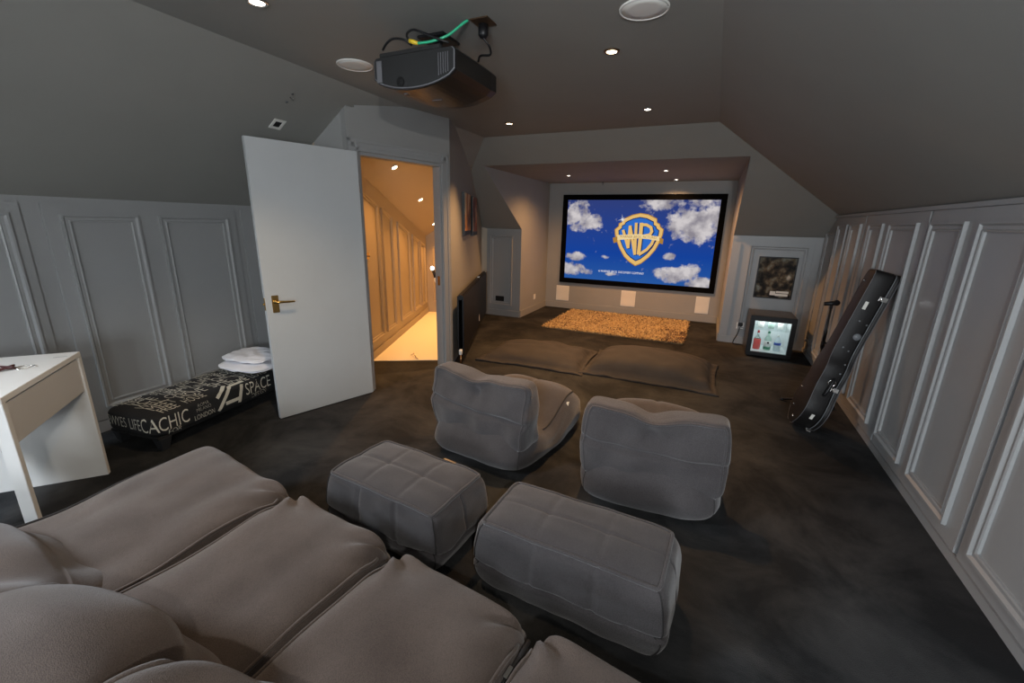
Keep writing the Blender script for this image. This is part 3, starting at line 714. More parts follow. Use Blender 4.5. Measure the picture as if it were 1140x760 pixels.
def make_chair(name, lab, loc, rz, seed, group, dip=.5, hgt=1.0):
    """low bean chair seen from behind: +y is forward"""
    t = thing(name, lab, 'bean bag chair', loc, rz, group)
    m = M['slate']; E = 5.0; hx = .35
    def seat_top(v, u):   # v 0 (back) .. 1 (front), u -1..1 across
        h = .30-.10*bell(v-.42,.18)+.05*bell(v-.78,.15)
        if v > .9: h -= .05*((v-.9)/.1)**2
        return h
    def fn(q):
        x, y, z = q; v = (y+1)/2; zz = (z+1)/2
        top = seat_top(v, x)*(1-.12*abs(x)**3)
        Z = zz*top
        bul = 1+.07*math.sin(PI*min(1,zz*1.1)) 
        W = hx*(1.0 if v < .55 else 1.0-.05*(v-.55))
        X = x*W*bul; Y = -.03+v*.96 + (.05*y*math.sin(PI*min(1,zz*1.3)))
        if zz > .9: Z += .012*nz3((X*5,Y*5,0),1.0,seed)-.008*bell(x,.05)*(v > .4)
        else:
            wv = .010*nz3((X*7,Y*7,zz*4),1.0,seed)
            X += wv*(1 if x > 0 else -1)*(abs(x) > .8); Y += wv*(1 if y > 0 else -1)*(abs(y) > .8)
        return (X, Y, Z)
    soft('seat', fn, 44, E, m, t)
    def bk(q):
        x, y, z = q; zz = (z+1)/2
        # centre line of the pad: leans back a touch, folded over at the top
        H = .155+zz*.435*hgt
        corner = .03*abs(x)**2.5*zz**2 - dip*.05*bell(x+.05,.22)*zz**3
        H += corner*.9
        cy = .105+.02*zz - .035*zz*zz + .03*bell(zz-.45,.25)*(-1)
        th = .105*(1-.25*zz)
        W = .358*(1-.0*zz)*(1+.03*math.sin(PI*zz))
        X = x*W
        Y = cy+y*th*(1-.12*abs(x)**4)
        if y < -.5:      # outer back: horizontal seam and a tuft
            sm = .50-.05*x+.03*nz3((x*1.5,0,0),1.0,seed)
            Y += .022*bell(zz-sm,.035)+.030*bell(x+.02,.10)*bell(zz-.78,.14)
            Y += .030*nz3((x*2.6,0,zz*3.0),1.0,seed+2)-.018*bell(zz-.2,.2)
        else: Y += .015*nz3((x*2,0,zz*2.5),1.0,seed+8)
        X += .012*nz3((x*2,y,zz*3),1.0,seed+4)
        return (X, Y, H)
    E = 9.0
    soft('backrest', bk, 52, E, m, t)
    # piping down both back edges of the backrest and over the top
    e2 = E
    edge = []
    for i in range(25): edge.append(bk(qn((-1,-1,-1+2*i/24), e2)))
    for i in range(1,25): edge.append(bk(qn((-1+2*i/24,-1,1), e2)))
    for i in range(1,25): edge.append(bk(qn((1,-1,1-2*i/24), e2)))
    path_tube('piping', edge, .006, m, t, 7)
    sl = []
    for i in range(31):
        x = -.98+1.96*i/30; sm = .50-.05*x+.03*nz3((x*1.5,0,0),1.0,seed)
        p = Vector(bk(qn((x,-1,2*sm-1), 40))); sl.append(p+Vector((0,-.001+(.02 if abs(x) > .9 else 0),0)))
    E = 5.0
    for sx in (-1,1):
        ln = [fn(qn((sx,-1,z),E)) for z in [-1+.2*i for i in range(9)]]
        path_tube('corner_seam', ln, .003, M['seam'], t, 5)
    # seat edge cord and side label
    for sx in (-1,1):
        cord = [Vector(fn(qn((sx,-1+2*i/40,1),E)))+Vector((sx*.002,0,.002)) for i in range(14,41)]
        path_tube('cord', cord, .005, M['seam'], t, 6)
    b = MB(); p = Vector(fn(qn((1,.42,.90),E)))
    b.obox(p+Vector((.004,-.02,-.05)), (.012,.012,.0), (.0,.03,.05), (.004,0,0)); b.build('side_label', M['print'], t, bevel=.001)
    return t
gb = 'low bean chairs facing the screen'
make_chair('bean_bag_chair', 'slate low chair with its squarish back, nearer the radiator', (-1.205,2.13,0), math.radians(-8), 2.0, gb, .5, .95)
make_chair('bean_bag_chair', 'slate low chair with a notched top, nearer the guitar case', (-.155,2.09,0), math.radians(4), 9.0, gb, .9, .92)

# big modular sofa under the camera
RS = math.radians(-6.5)
sofa = thing('modular_sofa', 'huge brown-grey modular bean sofa with zipped seat sections in the foreground', 'sofa', (-2.18,1.12,0), RS)
mods = [(0,.735),(.745,1.312),(1.322,1.866),(1.876,2.43)]
for i, (x0, x1) in enumerate(mods):
    cxm, hxm = (x0+x1)/2, (x1-x0)/2
    def fn(q, cxm=cxm, hxm=hxm, i=i):
        x, y, z = q; zz = (z+1)/2; v = (y+1)/2     # v=1 front
        X = cxm+x*hxm; Y = -1.08+v*1.09; Z = zz*.375
        if zz > .85:
            w = (1-abs(x)**6)
            Z += .030*w*(1-.6*bell(v-.42,.2)) + .014*bell(v-.86,.12)*w - .012*bell(v-.50,.12)*(.4+.6*abs(x)**2)
            Z += .022*nz3((X*3.2,Y*3.2,0),1.0,i*3.1)+.007*nz3((X*9,Y*4,0),1.0,i*2.3)
            # gathers radiating from the front of each seam
            for sx in (-1,1):
                if (i == 0 and sx < 0): continue
                dd = math.hypot((x-sx)*hxm, (1-v)*1.09)
                Z += .014*math.sin(math.atan2((1-v)*1.09,(1-sx*x)*hxm+.01)*9)*bell(dd-.08,.08)
                Z -= .014*bell(dd,.05)
        if v > .85 and i > 0: Y -= .006*abs(x)**8
        if zz <= .85 and abs(y) > .8: Y += .03*math.sin(PI*zz)*(1 if y > 0 else -1)
        if i == 0 and x < -.8: X -= .025*math.sin(PI*zz)
        if i == 0: X += (1-v)*.10*(1-x)/2      # left side runs in towards the back
        return (X, Y, Z)
    sm_ = soft('seat_module', fn, 60, 14.0, M['sofa'], sofa)
    for sx in ((1,) if i == 0 else (-1,1) if i < 3 else (-1,)):
        pts = [Vector(fn(qn((sx,-1+2*k/40,1),14.0)))+Vector((0,0,.002)) for k in range(14,40)]
        path_tube('piping', pts, .0065, M['sofa'], sm_, 6)
    if i == 0:
        pts = [Vector(fn(qn((-1,-1+2*k/40,1),14.0)))+Vector((-.002,0,.001)) for k in range(10,40)]
        path_tube('cord', pts, .006, M['seam'], sm_, 6)
    if i < 3:
        xs_ = x1+.005
        b = MB(); b.tube([Vector((xs_, -1.0+.97*k/20, .352-.012*bell(k/20-.5,.2))) for k in range(21)], .007, 6); z_ = b.build('zip', M['seam'], sofa)
        if i == 2 or i == 1:
            b = MB(); b.box((xs_-.006,-.16 if i == 2 else -.62,.362),(xs_+.006,-.125 if i == 2 else -.585,.368)); b.build('zip_pull', M['chrome'], z_, bevel=.001)
    def bk(q, cxm=cxm, hxm=hxm, i=i):
        x, y, z = q; zz = (z+1)/2
        y0 = (-.575, -.53, -.43, -.38)[i]+.05*x; hh = (.25, .37, .38, .34)[i]; lean = (-.20, -.20, -.22, -.22)[i]
        X = cxm+x*(hxm+.015)*(1-.05*zz)
        Y = y0-.19+y*.19*(1-.12*abs(x)**4)+lean*zz**2
        Z = .27+zz*hh*(1-.08*abs(x)**4)
        Z += .035*nz3((X*3,y,zz*2),1.2,i*5.0+1); Y += .03*nz3((X*3.5,y*1.5,zz*3),1.0,i*4.0)
        fold = math.sin(X*13+zz*5+i*2+3*nz3((X*2,zz*2,0),1.0,i))
        if y > .2: Y += .016*fold*zz
        if z > .2: Z += .017*fold
        return (X, Y, Z)
    bs = soft('backrest', bk, 52, 4.6, M['sofa'], sofa)
    ed = [Vector(bk(qn((-1,-1+2*k/30,1),4.6)))*1.0 for k in range(31)]
    ed += [Vector(bk(qn((-1,1,1-2*k/30),4.6))) for k in range(1,26)]
    path_tube('piping', ed, .010, M['sofa'], bs, 6)

# ------------------------------------------------------------------ floor cushions and rug
def floor_cushion(lab, loc, rz, hx, hy, H, seed):
    t = thing('floor_cushion', lab, 'floor cushion', loc, rz, 'large dark floor cushions')
    nx, ny = 54, 40; vs, fs = [], []
    def top(u, v):
        a = max(0,1-(abs(u)/.90)**2.2); c = max(0,1-(abs(v)/.86)**2.2)
        h = H*(a*c)**.36
        fl = 1-min(1,(a*c)*8)
        h += .016*nz3((u*3.2,v*3.2,0),1.0,seed)*(a*c > 0)+.012+.016*fl*(.5+nz3((u*4,v*4,0),1.5,seed+6))
        h -= .02*bell(abs(u)-abs(v)*.2-.80,.05)*(.5+nz3((v*6,u,0),1.0,seed))
        return max(h, .006)
    for layer in (1,0):
        for j in range(ny+1):
            for i in range(nx+1):
                u, v = 2*i/nx-1, 2*j/ny-1
                X = u*hx*(1-.05*(1-abs(v)**2)*abs(u)**3)+.012*nz3((u*2,v*2,3),1.0,seed); Y = v*hy*(1-.05*(1-abs(u)**2)*abs(v)**3)+.02*nz3((u*2.5,v*2,9),1.0,seed)
                vs.append((X, Y, top(u,v) if layer else .002))
    k = (nx+1)*(ny+1)
    for j in range(ny):
        for i in range(nx):
            q = (j*(nx+1)+i, j*(nx+1)+i+1, (j+1)*(nx+1)+i+1, (j+1)*(nx+1)+i)
            fs.append(q); fs.append(tuple(k+x for x in q[::-1]))
    rim = [i for i in range(nx+1)]+[j*(nx+1)+nx for j in range(1,ny+1)]+[ny*(nx+1)+i for i in range(nx-1,-1,-1)]+[j*(nx+1) for j in range(ny-1,0,-1)]
    for a, c in zip(rim, rim[1:]+rim[:1]): fs.append((a, k+a, k+c, c))
    link('cover', vs, fs, M['flat'], t, True)
    return t
floor_cushion('dark floor cushion lying beside the radiator', (-1.66,4.45,0), math.radians(3), .60, .46, .13, 3.0)
floor_cushion('dark floor cushion nearer the fridge, with a flat flange at its end', (-.44,4.56,0), math.radians(0), .66, .48, .20, 8.0)

def rug():
    m = bpy.data.materials.new('shag_pile'); m.use_nodes = True
    nt = m.node_tree; b = nt.nodes['Principled BSDF']; b.inputs['Roughness'].default_value = .8
    at = nt.nodes.new('ShaderNodeAttribute'); at.attribute_name = 'tint'
    nt.links.new(at.outputs['Color'], b.inputs['Base Color'])
    t = thing('shag_rug', 'tan and brown flecked shaggy rug lying before the screen', 'rug', (-1.17,6.55,0))
    hx, hy = .97, .75
    base = MB(); base.box((-hx,-hy,.001),(hx,hy,.012)); base.build('backing', mat('rug_backing', (.20,.14,.08), .9, var=.1), t)
    vs, fs, cols = [], [], []
    rnd = random.Random(3)
    pal = [(.60,.43,.20),(.68,.52,.28),(.52,.36,.16),(.42,.27,.12),(.09,.045,.025),(.20,.11,.06)]
    for _ in range(15000):
        x, y = rnd.uniform(-hx,hx), rnd.uniform(-hy,hy)
        w = .005+.003*rnd.random(); L = .03+.02*rnd.random(); a = rnd.uniform(0,2*PI)
        dx, dy = math.cos(a), math.sin(a); nx_, ny_ = -dy*w, dx*w; k = len(vs)
        lean = rnd.uniform(.3,1.0)
        pts = [(0,.006),(lean*L*.35,L*.55),(lean*L*.8,L*.8),(lean*L*1.15,L*.72)]
        for s, z in pts:
            vs.append((x+dx*s+nx_, y+dy*s+ny_, z)); vs.append((x+dx*s-nx_, y+dy*s-ny_, z))
        dark = .13+.34*max(0, nz3((x*2.2,y*3.2,0),1.0,4.0))+(.35 if x > .72 and y < -.1 else 0)
        c = rnd.choice(pal[4:]) if rnd.random() < dark else rnd.choice(pal[:4])
        for q in range(3): fs.append((k+2*q,k+2*q+1,k+2*q+3,k+2*q+2)); cols.append(c)
    o = link('pile', vs, fs, m, t); o['kind'] = 'stuff'
    ca = o.data.color_attributes.new('tint', 'FLOAT_COLOR', 'CORNER')
    i = 0
    buf = []
    for c in cols: buf += [c[0],c[1],c[2],1.0]*4
    ca.data.foreach_set('color', buf)
rug()

# ------------------------------------------------------------------ bench with printed cover and the folded bedding
BL_ = 1.12; BWd = .47
bench = thing('footstool_bench', 'low bench covered in black cloth with cream lettering, against the panelled wall', 'bench', (-3.04,1.305,0), math.radians(8))
# local: x from 0 (front) to -BWd (wall side), y from 0 to BL_
def bfn(q):
    x, y, z = q; zz = (z+1)/2
    X = -BWd/2+x*BWd/2; Y = BL_/2+y*BL_/2; Z = .10+zz*.152
    if zz > .9: Z += .014*(1-abs(x)**3)*(1-abs(y)**6)
    return (X, Y, Z)
bd_cush = soft('cushion', bfn, 40, 9.0, M['bench'], bench)
b = MB(); b.box((-BWd+.02,.02,.085),(-.02,BL_-.02,.103)); b.build('base', M['blackm'], bench)
for (lx, ly) in ((-.05,.06),(-BWd+.05,.06),(-.05,BL_-.06),(-BWd+.05,BL_-.06)):
    b = MB(); w0, w1 = .038, .022
    b.hexa([(lx-w1,ly-w1,0),(lx+w1,ly-w1,0),(lx+w1,ly+w1,0),(lx-w1,ly+w1,0),(lx-w0,ly-w0,.088),(lx+w0,ly-w0,.088),(lx+w0,ly+w0,.088),(lx-w0,ly+w0,.088)])
    b.build('leg', M['legwood'], bench, bevel=.002)
lv, lf = [], []
def put(body, size, xs, mapf, cu, cv, rot=0, bold=0.0):
    v, f = text_geo(body, size, xs, bold); k = len(lv); c, s = math.cos(rot), math.sin(rot)
    for a, e in v: lv.append(mapf(cu+a*c-e*s, cv+a*s+e*c))
    for x in f: lf.append(tuple(i+k for i in x))
def m_top(u, v):   # u along the bench, v across from the front edge
    x = (-v+BWd/2)/(BWd/2); y = (u-BL_/2)/(BL_/2)
    p = Vector(bfn(qn((max(-1,min(1,x)), max(-1,min(1,y)), 1), 9.0))); return (-v, u, p.z+.0012)
def m_front(u, v): return (bfn(qn((1,(u-BL_/2)/(BL_/2),max(-.98,min(.98,(v-.176)/.076))),9.0))[0]+.0014, u, v)
def m_end(u, v): return (-BWd+u, bfn(qn(((u-BWd/2)/(BWd/2),-1,max(-.98,min(.98,(v-.176)/.076))),9.0))[1]-.0014, v)
def m_wrap(u, v):     # over the rounded front edge: below zero on the front face, above on the top
    if v > .012: return m_top(u, v)
    if v < -.012: return m_front(u, .252+v)
    p = Vector(m_top(u, .012)); q = Vector(m_front(u, .240)); f = (v+.012)/.024
    return q.lerp(p, f)+Vector((.004,0,.004))*math.sin(PI*f)
TH_ = -.0035
for a in (('CHIC',.135,.60,m_front,.125,.180),('LONDON',.052,.66,m_front,.325,.138),('MILANO',.036,.8,m_front,.325,.188),('ROMA',.036,.8,m_front,.325,.218),('SPACE',.135,.62,m_front,.78,.190),('CHIC',.14,.56,m_front,1.035,.185),('DESIGN',.050,.8,m_front,.78,.125),('FOR',.05,.9,m_front,.12,.118)): put(*a, bold=-.001)
for xo in (0,):
    for (u0,v0,u1,v1) in ((.43,-.135,.56,.035),(.56,.035,.68,.035),(.43,-.035,.545,.07),(.49,-.10,.62,-.10),(.60,-.135,.64,.0)):
        k = len(lv); n_ = 14; t = Vector((u1-u0,v1-v0)).normalized(); nn = Vector((-t.y,t.x))*.013
        for i in range(n_+1):
            f = i/n_; pu, pv = u0+(u1-u0)*f, v0+(v1-v0)*f
            lv.append(m_wrap(pu+nn.x, pv+nn.y)); lv.append(m_wrap(pu-nn.x, pv-nn.y))
        for i in range(n_): lf.append((k+2*i,k+2*i+1,k+2*i+3,k+2*i+2))
rows = [(.055,.105,('FREE','HOUSE','','HOME','LOVE','CITY')),(.135,.13,('MEET','HOVE','SHE','SUITE','LOFT')),(.215,.115,('WELL','CASA','LINE','CHIC','FORM','ART')),(.29,.12,('ICE','URBAN','LIFE','ROOM','NEW')),(.36,.10,('TIME','STYLE','LIVE','HOUSE','PARIS','EAST')),(.425,.09,('NORD','CASA','BLOCK','FREE','HOME','TOWN'))]
for v0, sz, words in rows:
    n_ = len(words); step = (BL_-.08)/n_
    for i, w_ in enumerate(words):
        if w_: put(w_, sz, min(1.0, step*.92/(sz*.70*len(w_))), m_top, .05+step*(i+.5), v0, bold=-.001)
for a in (('CA',.14,.60,m_end,.405,.180),('LIFE',.11,.55,m_end,.295,.180),('YES',.10,.6,m_end,.175,.182),('NEW',.10,.6,m_end,.065,.182)): put(*a, bold=-.001)
link('lettering', lv, lf, M['print'], bd_cush)

bed = thing('folded_bedding', 'white folded bedding piled on the far end of the printed bench', 'bedding', (-3.33,2.20,.281), math.radians(8))
def bdf(cx_, cy_, cz_, hx, hy, hz, seed):
    def f(q):
        x, y, z = q
        e = (max(0,1-abs(x)**3)*max(0,1-abs(y)**3))**.4
        X = cx_+x*hx*(1-.10*y*y*abs(x))+.015*nz3((x*2,y*2,z),1.0,seed); Y = cy_+y*hy*(1-.12*x*x*abs(y))+.015*nz3((x*2,y*2,z+4),1.0,seed)
        Z = cz_+z*hz*(.18+.82*e)+.014*nz3((x*3,y*3,0),1.0,seed+1)*e
        return (X, Y, Z)
    return f
soft('lower_fold', bdf(0,0,.036,.24,.21,.030,1.0), 32, 5.0, M['towel'], bed)
soft('upper_fold', bdf(-.03,.03,.090,.21,.18,.028,7.0), 32, 5.0, M['towel'], bed)

# ------------------------------------------------------------------ desk
DAx = Vector((-3.084,1.067,0)); DBx = Vector((-2.545,.608,0)); du = (DBx-DAx).normalized(); dw = Vector((du.y,-du.x,0))
if dw.dot(Vector((-1,-1,0))) < 0: dw = -dw
dl, dd_ = (DBx-DAx).length, .5
desk = thing('desk', 'small white desk with one wide drawer beside the panelled wall', 'desk', (0,0,0))
def dp(s, w, z): return DAx+du*s+dw*w+Vector((0,0,z))
b = MB(); b.obox(dp(0,0,.722), du*dl, dw*dd_, (0,0,.026)); b.build('desktop', M['white'], desk, bevel=.002)
b = MB(); b.obox(dp(0,.0,.0), du*.030, dw*dd_, (0,0,.7215)); b.build('side_panel', M['white'], desk, bevel=.0015)
b = MB(); b.obox(dp(.031,.008,.530), du*(dl-.062), dw*.018, (0,0,.186)); b.obox(dp(.05,.026,.545), du*(dl-.1), dw*.4, (0,0,.012)); b.build('drawer', M['edge'], desk, bevel=.0015)
b = MB(); b.obox(dp(dl-.030,0,0), du*.03, dw*.045, (0,0,.7215)); b.build('leg', M['white'], desk, bevel=.0015)
b = MB(); b.obox(dp(dl-.030,dd_-.045,0), du*.03, dw*.045, (0,0,.7215)); b.build('leg', M['white'], desk, bevel=.0015)
b = MB(); b.obox(dp(dl-.030,.046,.51), du*.03, dw*(dd_-.092), (0,0,.2115)); b.build('end_rail', M['white'], desk, bevel=.0015)
b = MB(); b.obox(dp(.031,dd_-.025,.40), du*(dl-.062), dw*.018, (0,0,.30)); b.build('back_panel', M['white'], desk, bevel=.0015)
b = MB(); b.obox(Vector((-3.058,.950,.7482)), Vector((.028,.045,0)), Vector((.004,-.0025,0)), (0,0,.0006)); b.build('cable_slot', M['projgrey'], desk)
jw = thing('necklace_tangle', 'small tangle of dark red beads and wire on the white desktop', 'jewellery', (-2.985,.765,.7485))
rn = random.Random(5)
b = MB(); pts = [(rn.uniform(-.03,.03),rn.uniform(-.05,.03),.006+rn.random()*.012) for _ in range(9)]
b.tube(spline(pts,6), .005, 6); b.build('strand', mat('dark_red_bead', (.07,.02,.02), .4, var=.3), jw)
b = MB(); b.tube(spline([(.03*math.cos(a)+.02,.035*math.sin(a)+.05,.004+.002*math.sin(2*a)) for a in [i*.7 for i in range(10)]],4), .0022, 6); b.build('wire_loop', M['chrome'], jw)

# ------------------------------------------------------------------ radiator and the things on that wall
rad = thing('radiator', 'long low anthracite radiator below the two canvases', 'radiator', K2, math.atan2(E_r.y,E_r.x))
# local x along the wall, local -y into the room
RL0, RL1, RZ0, RZ1 = .04, 2.36, .07, .745
npan = 30; pw = (RL1-RL0)/npan
b = MB()
for i in range(npan):
    x0 = RL0+i*pw; b.box((x0+.003,-.115,RZ0+.03),(x0+pw-.003,-.098,RZ1-.012))
b.build('front_panel', M['radiator'], rad, bevel=.003)
b = MB()
for i in range(npan):
    x0 = RL0+i*pw; b.box((x0+.003,-.062,RZ0+.03),(x0+pw-.003,-.046,RZ1-.012))
b.build('rear_panel', M['radiator'], rad)
b = MB(); b.box((RL0,-.098,RZ0),(RL1,-.062,RZ0+.05)); b.box((RL0,-.098,RZ1-.05),(RL1,-.062,RZ1)); b.build('header_pipe', M['radiator'], rad, bevel=.004)
for s in (.35, 2.0):
    b = MB(); b.box((s,-.046,RZ1-.2),(s+.04,-.0005,RZ1-.15)); b.build('wall_bracket', M['radiator'], rad)
b = MB(); b.tube([(RL0-.012,-.08,.005),(RL0-.012,-.08,.10)], .008, 10); vp = b.build('valve_pipe', M['copper'], rad)
b = MB(); b.lathe([(.013,.0),(.019,.006),(.019,.055),(.012,.062)], (RL0-.012,-.08,.105), 16); b.build('valve_head', M['whitep'], vp)
b = MB(); b.box((1.40,-.1175,.17),(1.43,-.1155,.26)); b.build('sticker', M['sticker'], rad)
b = MB(); b.box((1.55,-.1,RZ1),(1.60,-.07,RZ1+.012)); b.build('air_vent', M['chrome'], rad)
def canvas(s0, s1, z0, z1, lab, cols):
    t = thing('wall_canvas', lab, 'picture', K2, math.atan2(E_r.y,E_r.x), 'two canvases above the radiator')
    b = MB(); b.box((s0,-.036,z0),(s1,-.0005,z1)); b.build('stretcher', M['black'], t, bevel=.002)
    m = bpy.data.materials.new('canvas_art'); m.use_nodes = True; nt = m.node_tree; bs_ = nt.nodes['Principled BSDF']; bs_.inputs['Roughness'].default_value = .6
    tc = nt.nodes.new('ShaderNodeTexCoord'); mp = nt.nodes.new('ShaderNodeMapping'); mp.inputs['Scale'].default_value = (6,6,2.5)
    n = nt.nodes.new('ShaderNodeTexNoise'); n.inputs['Scale'].default_value = 1.2; n.inputs['Detail'].default_value = 3
    rr = nt.nodes.new('ShaderNodeValToRGB'); rr.color_ramp.elements[0].position = .35; rr.color_ramp.elements[1].position = .62
    rr.color_ramp.elements[0].color = (*cols[0],1); rr.color_ramp.elements[1].color = (*cols[1],1); e = rr.color_ramp.elements.new(.5); e.color = (*cols[2],1)
    nt.links.new(tc.outputs['Object'], mp.inputs[0]); nt.links.new(mp.outputs[0], n.inputs['Vector']); nt.links.new(n.outputs['Fac'], rr.inputs[0]); nt.links.new(rr.outputs[0], bs_.inputs['Base Color'])
    b = MB(); b.box((s0+.004,-.039,z0+.05),(s1-.03,-.0365,z1-.004)); b.build('print', m, t)
canvas(.70,1.16,1.33,1.80,'canvas nearer the doorway, pale with an orange foot, over the radiator',((.05,.03,.02),(.75,.58,.36),(.62,.25,.06)))
canvas(1.39,1.83,1.31,1.795,'canvas farther from the doorway, dark with pale patches, over the radiator',((.02,.018,.018),(.5,.36,.26),(.22,.06,.04)))
v_ = thing('wall_vent', 'small black grille low on the narrow end panel by the radiator', 'vent', (-3.07,YE,.283))
b = MB(); b.box((-.075,-.009,-.04),(.075,-.0005,.04)); b.build('frame', M['black'], v_, bevel=.002)
b = MB()
for i in range(5): b.box((-.065,-.012,-.03+i*.013),(.065,-.0092,-.023+i*.013))
b.build('slat', M['blackm'], v_)
def socket(name, lab, loc, rz):
    t = thing(name, lab, 'socket', loc, rz)
    b = MB(); b.box((-.043,-.009,-.043),(.043,-.0005,.043)); b.build('plate', M['whitep'], t, bevel=.003)
    b = MB(); b.box((-.02,-.011,.012),(-.006,-.0092,.030)); b.box((.006,-.011,.012),(.02,-.0092,.030)); b.build('switch', M['label_w'], t)
    return t
socket('wall_socket', 'small pale socket plate low on the alcove side wall', (XA0,6.892,.255), PI/2)
sk = socket('wall_socket', 'socket plate with a black plug beside the fridge', (.455,YE-.002,.24), 0)
b = MB(); b.box((-.028,-.05,.0),(.028,-.0115,.045)); b.build('plug', M['black'], sk, bevel=.006)
b = MB(); b.tube(spline([(.455,YE-.055,.245),(.44,YE-.07,.15),(.40,YE-.06,.03),(.42,YE-.09,.008),(.50,YE-.10,.008),(.56,YE-.11,.006)],8), .005, 8)
tag(b.build('power_lead', M['black']), 'black lead curling from the socket to behind the fridge', 'cable')
b = MB(); b.lathe([(.016,.0005),(.016,.018),(.008,.024)], (-1.76,YA-.12,ZA), 14, DN); b.tube([(-1.76,YA-.12,ZA-.02),(-1.76,YA-.13,ZA-.05)], .006, 8)
tag(b.build('ceiling_sensor', M['projgrey']), 'tiny grey sensor on the alcove ceiling above the screen', 'sensor')

# ------------------------------------------------------------------ framed poster (a generic dark picture)
ps = thing('framed_poster', 'dark square poster in a thin black frame above the fridge', 'poster', (.752,YE-.001,.887))
hx, hz = .21, .258
b = MB()
for (x0,x1,z0,z1) in ((-hx,hx,-hz,-hz+.014),(-hx,hx,hz-.014,hz),(-hx,-hx+.014,-hz+.014,hz-.014),(hx-.014,hx,-hz+.014,hz-.014)): b.box((x0,-.026,z0),(x1,-.002,z1))
b.build('frame', M['black'], ps, bevel=.002)
def poster_mat():
    m = bpy.data.materials.new('poster_art'); m.use_nodes = True; nt = m.node_tree; bs_ = nt.nodes['Principled BSDF']; bs_.inputs['Roughness'].default_value = .6; bs_.inputs['Specular IOR Level'].default_value = .15
    tc = nt.nodes.new('ShaderNodeTexCoord'); n = nt.nodes.new('ShaderNodeTexNoise'); n.inputs['Scale'].default_value = 11; n.inputs['Detail'].default_value = 5
    nt.links.new(tc.outputs['Object'], n.inputs['Vector'])
    rr = nt.nodes.new('ShaderNodeValToRGB'); cr = rr.color_ramp; cr.elements[0].position = .40; cr.elements[0].color = (.012,.011,.010,1); cr.elements[1].position = .72; cr.elements[1].color = (.50,.44,.36,1)
    for p, c in ((.50,(.045,.035,.025)),(.56,(.12,.09,.055)),(.63,(.16,.16,.13))): e = cr.elements.new(p); e.color = (*c,1)
    nt.links.new(n.outputs['Fac'], rr.inputs[0]); nt.links.new(rr.outputs[0], bs_.inputs['Base Color'])
    return m
b = MB(); b.box((-hx+.012,-.014,-hz+.012),(hx-.012,-.003,hz-.012)); art = b.build('print', poster_mat(), ps)
b = MB()
for (x0,x1,z0,z1) in ((.035,.17,-.185,-.160),(.030,.165,-.222,-.192),(-.03,.03,-.215,-.165)): b.box((x0,-.0155,z0),(x1,-.0142,z1))
b.build('pale_block', M['sticker'], art)

# ------------------------------------------------------------------ fridge and bottles
fr = thing('mini_fridge', 'small glass-fronted black fridge glowing below the poster', 'fridge', (.512,5.665,0))
FW, FD, FH = .468, .47, .495
b = MB()
for bx in (((0,0.045,.02),(.028,FD,FH)),((FW-.028,.045,.02),(FW,FD,FH)),((.028,.045,FH-.035),(FW-.028,FD,FH)),((.028,.045,.02),(FW-.028,FD,.05)),((.028,FD-.03,.05),(FW-.028,FD,FH-.035))): b.box(*bx)
b.build('body', M['fridge'], fr, bevel=.002)
b = MB()
for bx in (((.029,.05,.051),(.033,FD-.032,FH-.037)),((FW-.033,.05,.051),(FW-.029,FD-.032,FH-.037)),((.034,FD-.036,.051),(FW-.034,FD-.032,FH-.037)),((.034,.05,.0505),(FW-.034,FD-.037,.056)),((.034,.05,FH-.042),(FW-.034,FD-.037,FH-.037))): b.box(*bx)
b.build('liner', M['fridgein'], fr)
b = MB(); b.box((.06,.06,FH-.047),(FW-.06,.075,FH-.043)); b.build('light_strip', M['led'], fr)
b = MB(); b.box((.034,.08,.318),(FW-.034,FD-.04,.322)); b.build('shelf', M['pane'], fr)
b = MB()
for x0,x1,z0,z1 in ((0,FW,.02,.062),(0,FW,FH-.058,FH),(0,.05,.062,FH-.058),(FW-.05,FW,.062,FH-.058)): b.box((x0,.0,z0),(x1,.042,z1))
dr = b.build('door', M['black'], fr, bevel=.003)
b = MB(); b.box((.050,.016,.062),(FW-.050,.022,FH-.058)); b.build('pane', M['pane'], dr)
for (x,y) in ((.04,.06),(FW-.04,.06),(.04,FD-.05),(FW-.04,FD-.05)):
    b = MB(); b.lathe([(.015,0),(.018,.0195)], (x,y,0), 12); b.build('foot', M['blackm'], fr)
ld = bpy.data.lights.new('fridge_lamp','AREA'); ld.shape = 'RECTANGLE'; ld.size = .3; ld.size_y = .2; ld.energy = 1.3; ld.color = (.92,.98,1)
lo = bpy.data.objects.new('fridge_lamp', ld); C.objects.link(lo); lo.location = (.512+FW/2,5.665+.2,FH-.05)
def bottle(lab, x, y, z, prof, m, cap, capm, lbl=None):
    t = thing('drink_bottle', lab, 'bottle', (.512+x,5.665+y,z), 0, 'drinks in the fridge')
    b = MB(); b.lathe(prof, (0,0,0), 24); b.build('glass_body', m, t)
    b = MB(); b.lathe(cap, (0,0,0), 16); b.build('cap', capm, t)
    if lbl:
        (rad_, z0, z1, lm) = lbl; b = MB(); b.lathe([(rad_,z0),(rad_,z1)], (0,0,0), 24); b.build('label', lm, t)
    return t
BZ = .0565
bottle('bottle of bright red-pink drink in the fridge', .125,.20,BZ,[(.036,0),(.040,.006),(.040,.115),(.036,.128)],M['pink'],[(.012,.200),(.013,.205),(.013,.228),(.008,.232)],M['red'])
t = [o for o in bpy.data.objects if o.name.startswith('drink_bottle')][-1]
b = MB(); b.lathe([(.036,.1285),(.034,.14),(.015,.165),(.012,.199)], (0,0,0), 24); b.build('neck', M['clearb'], t)
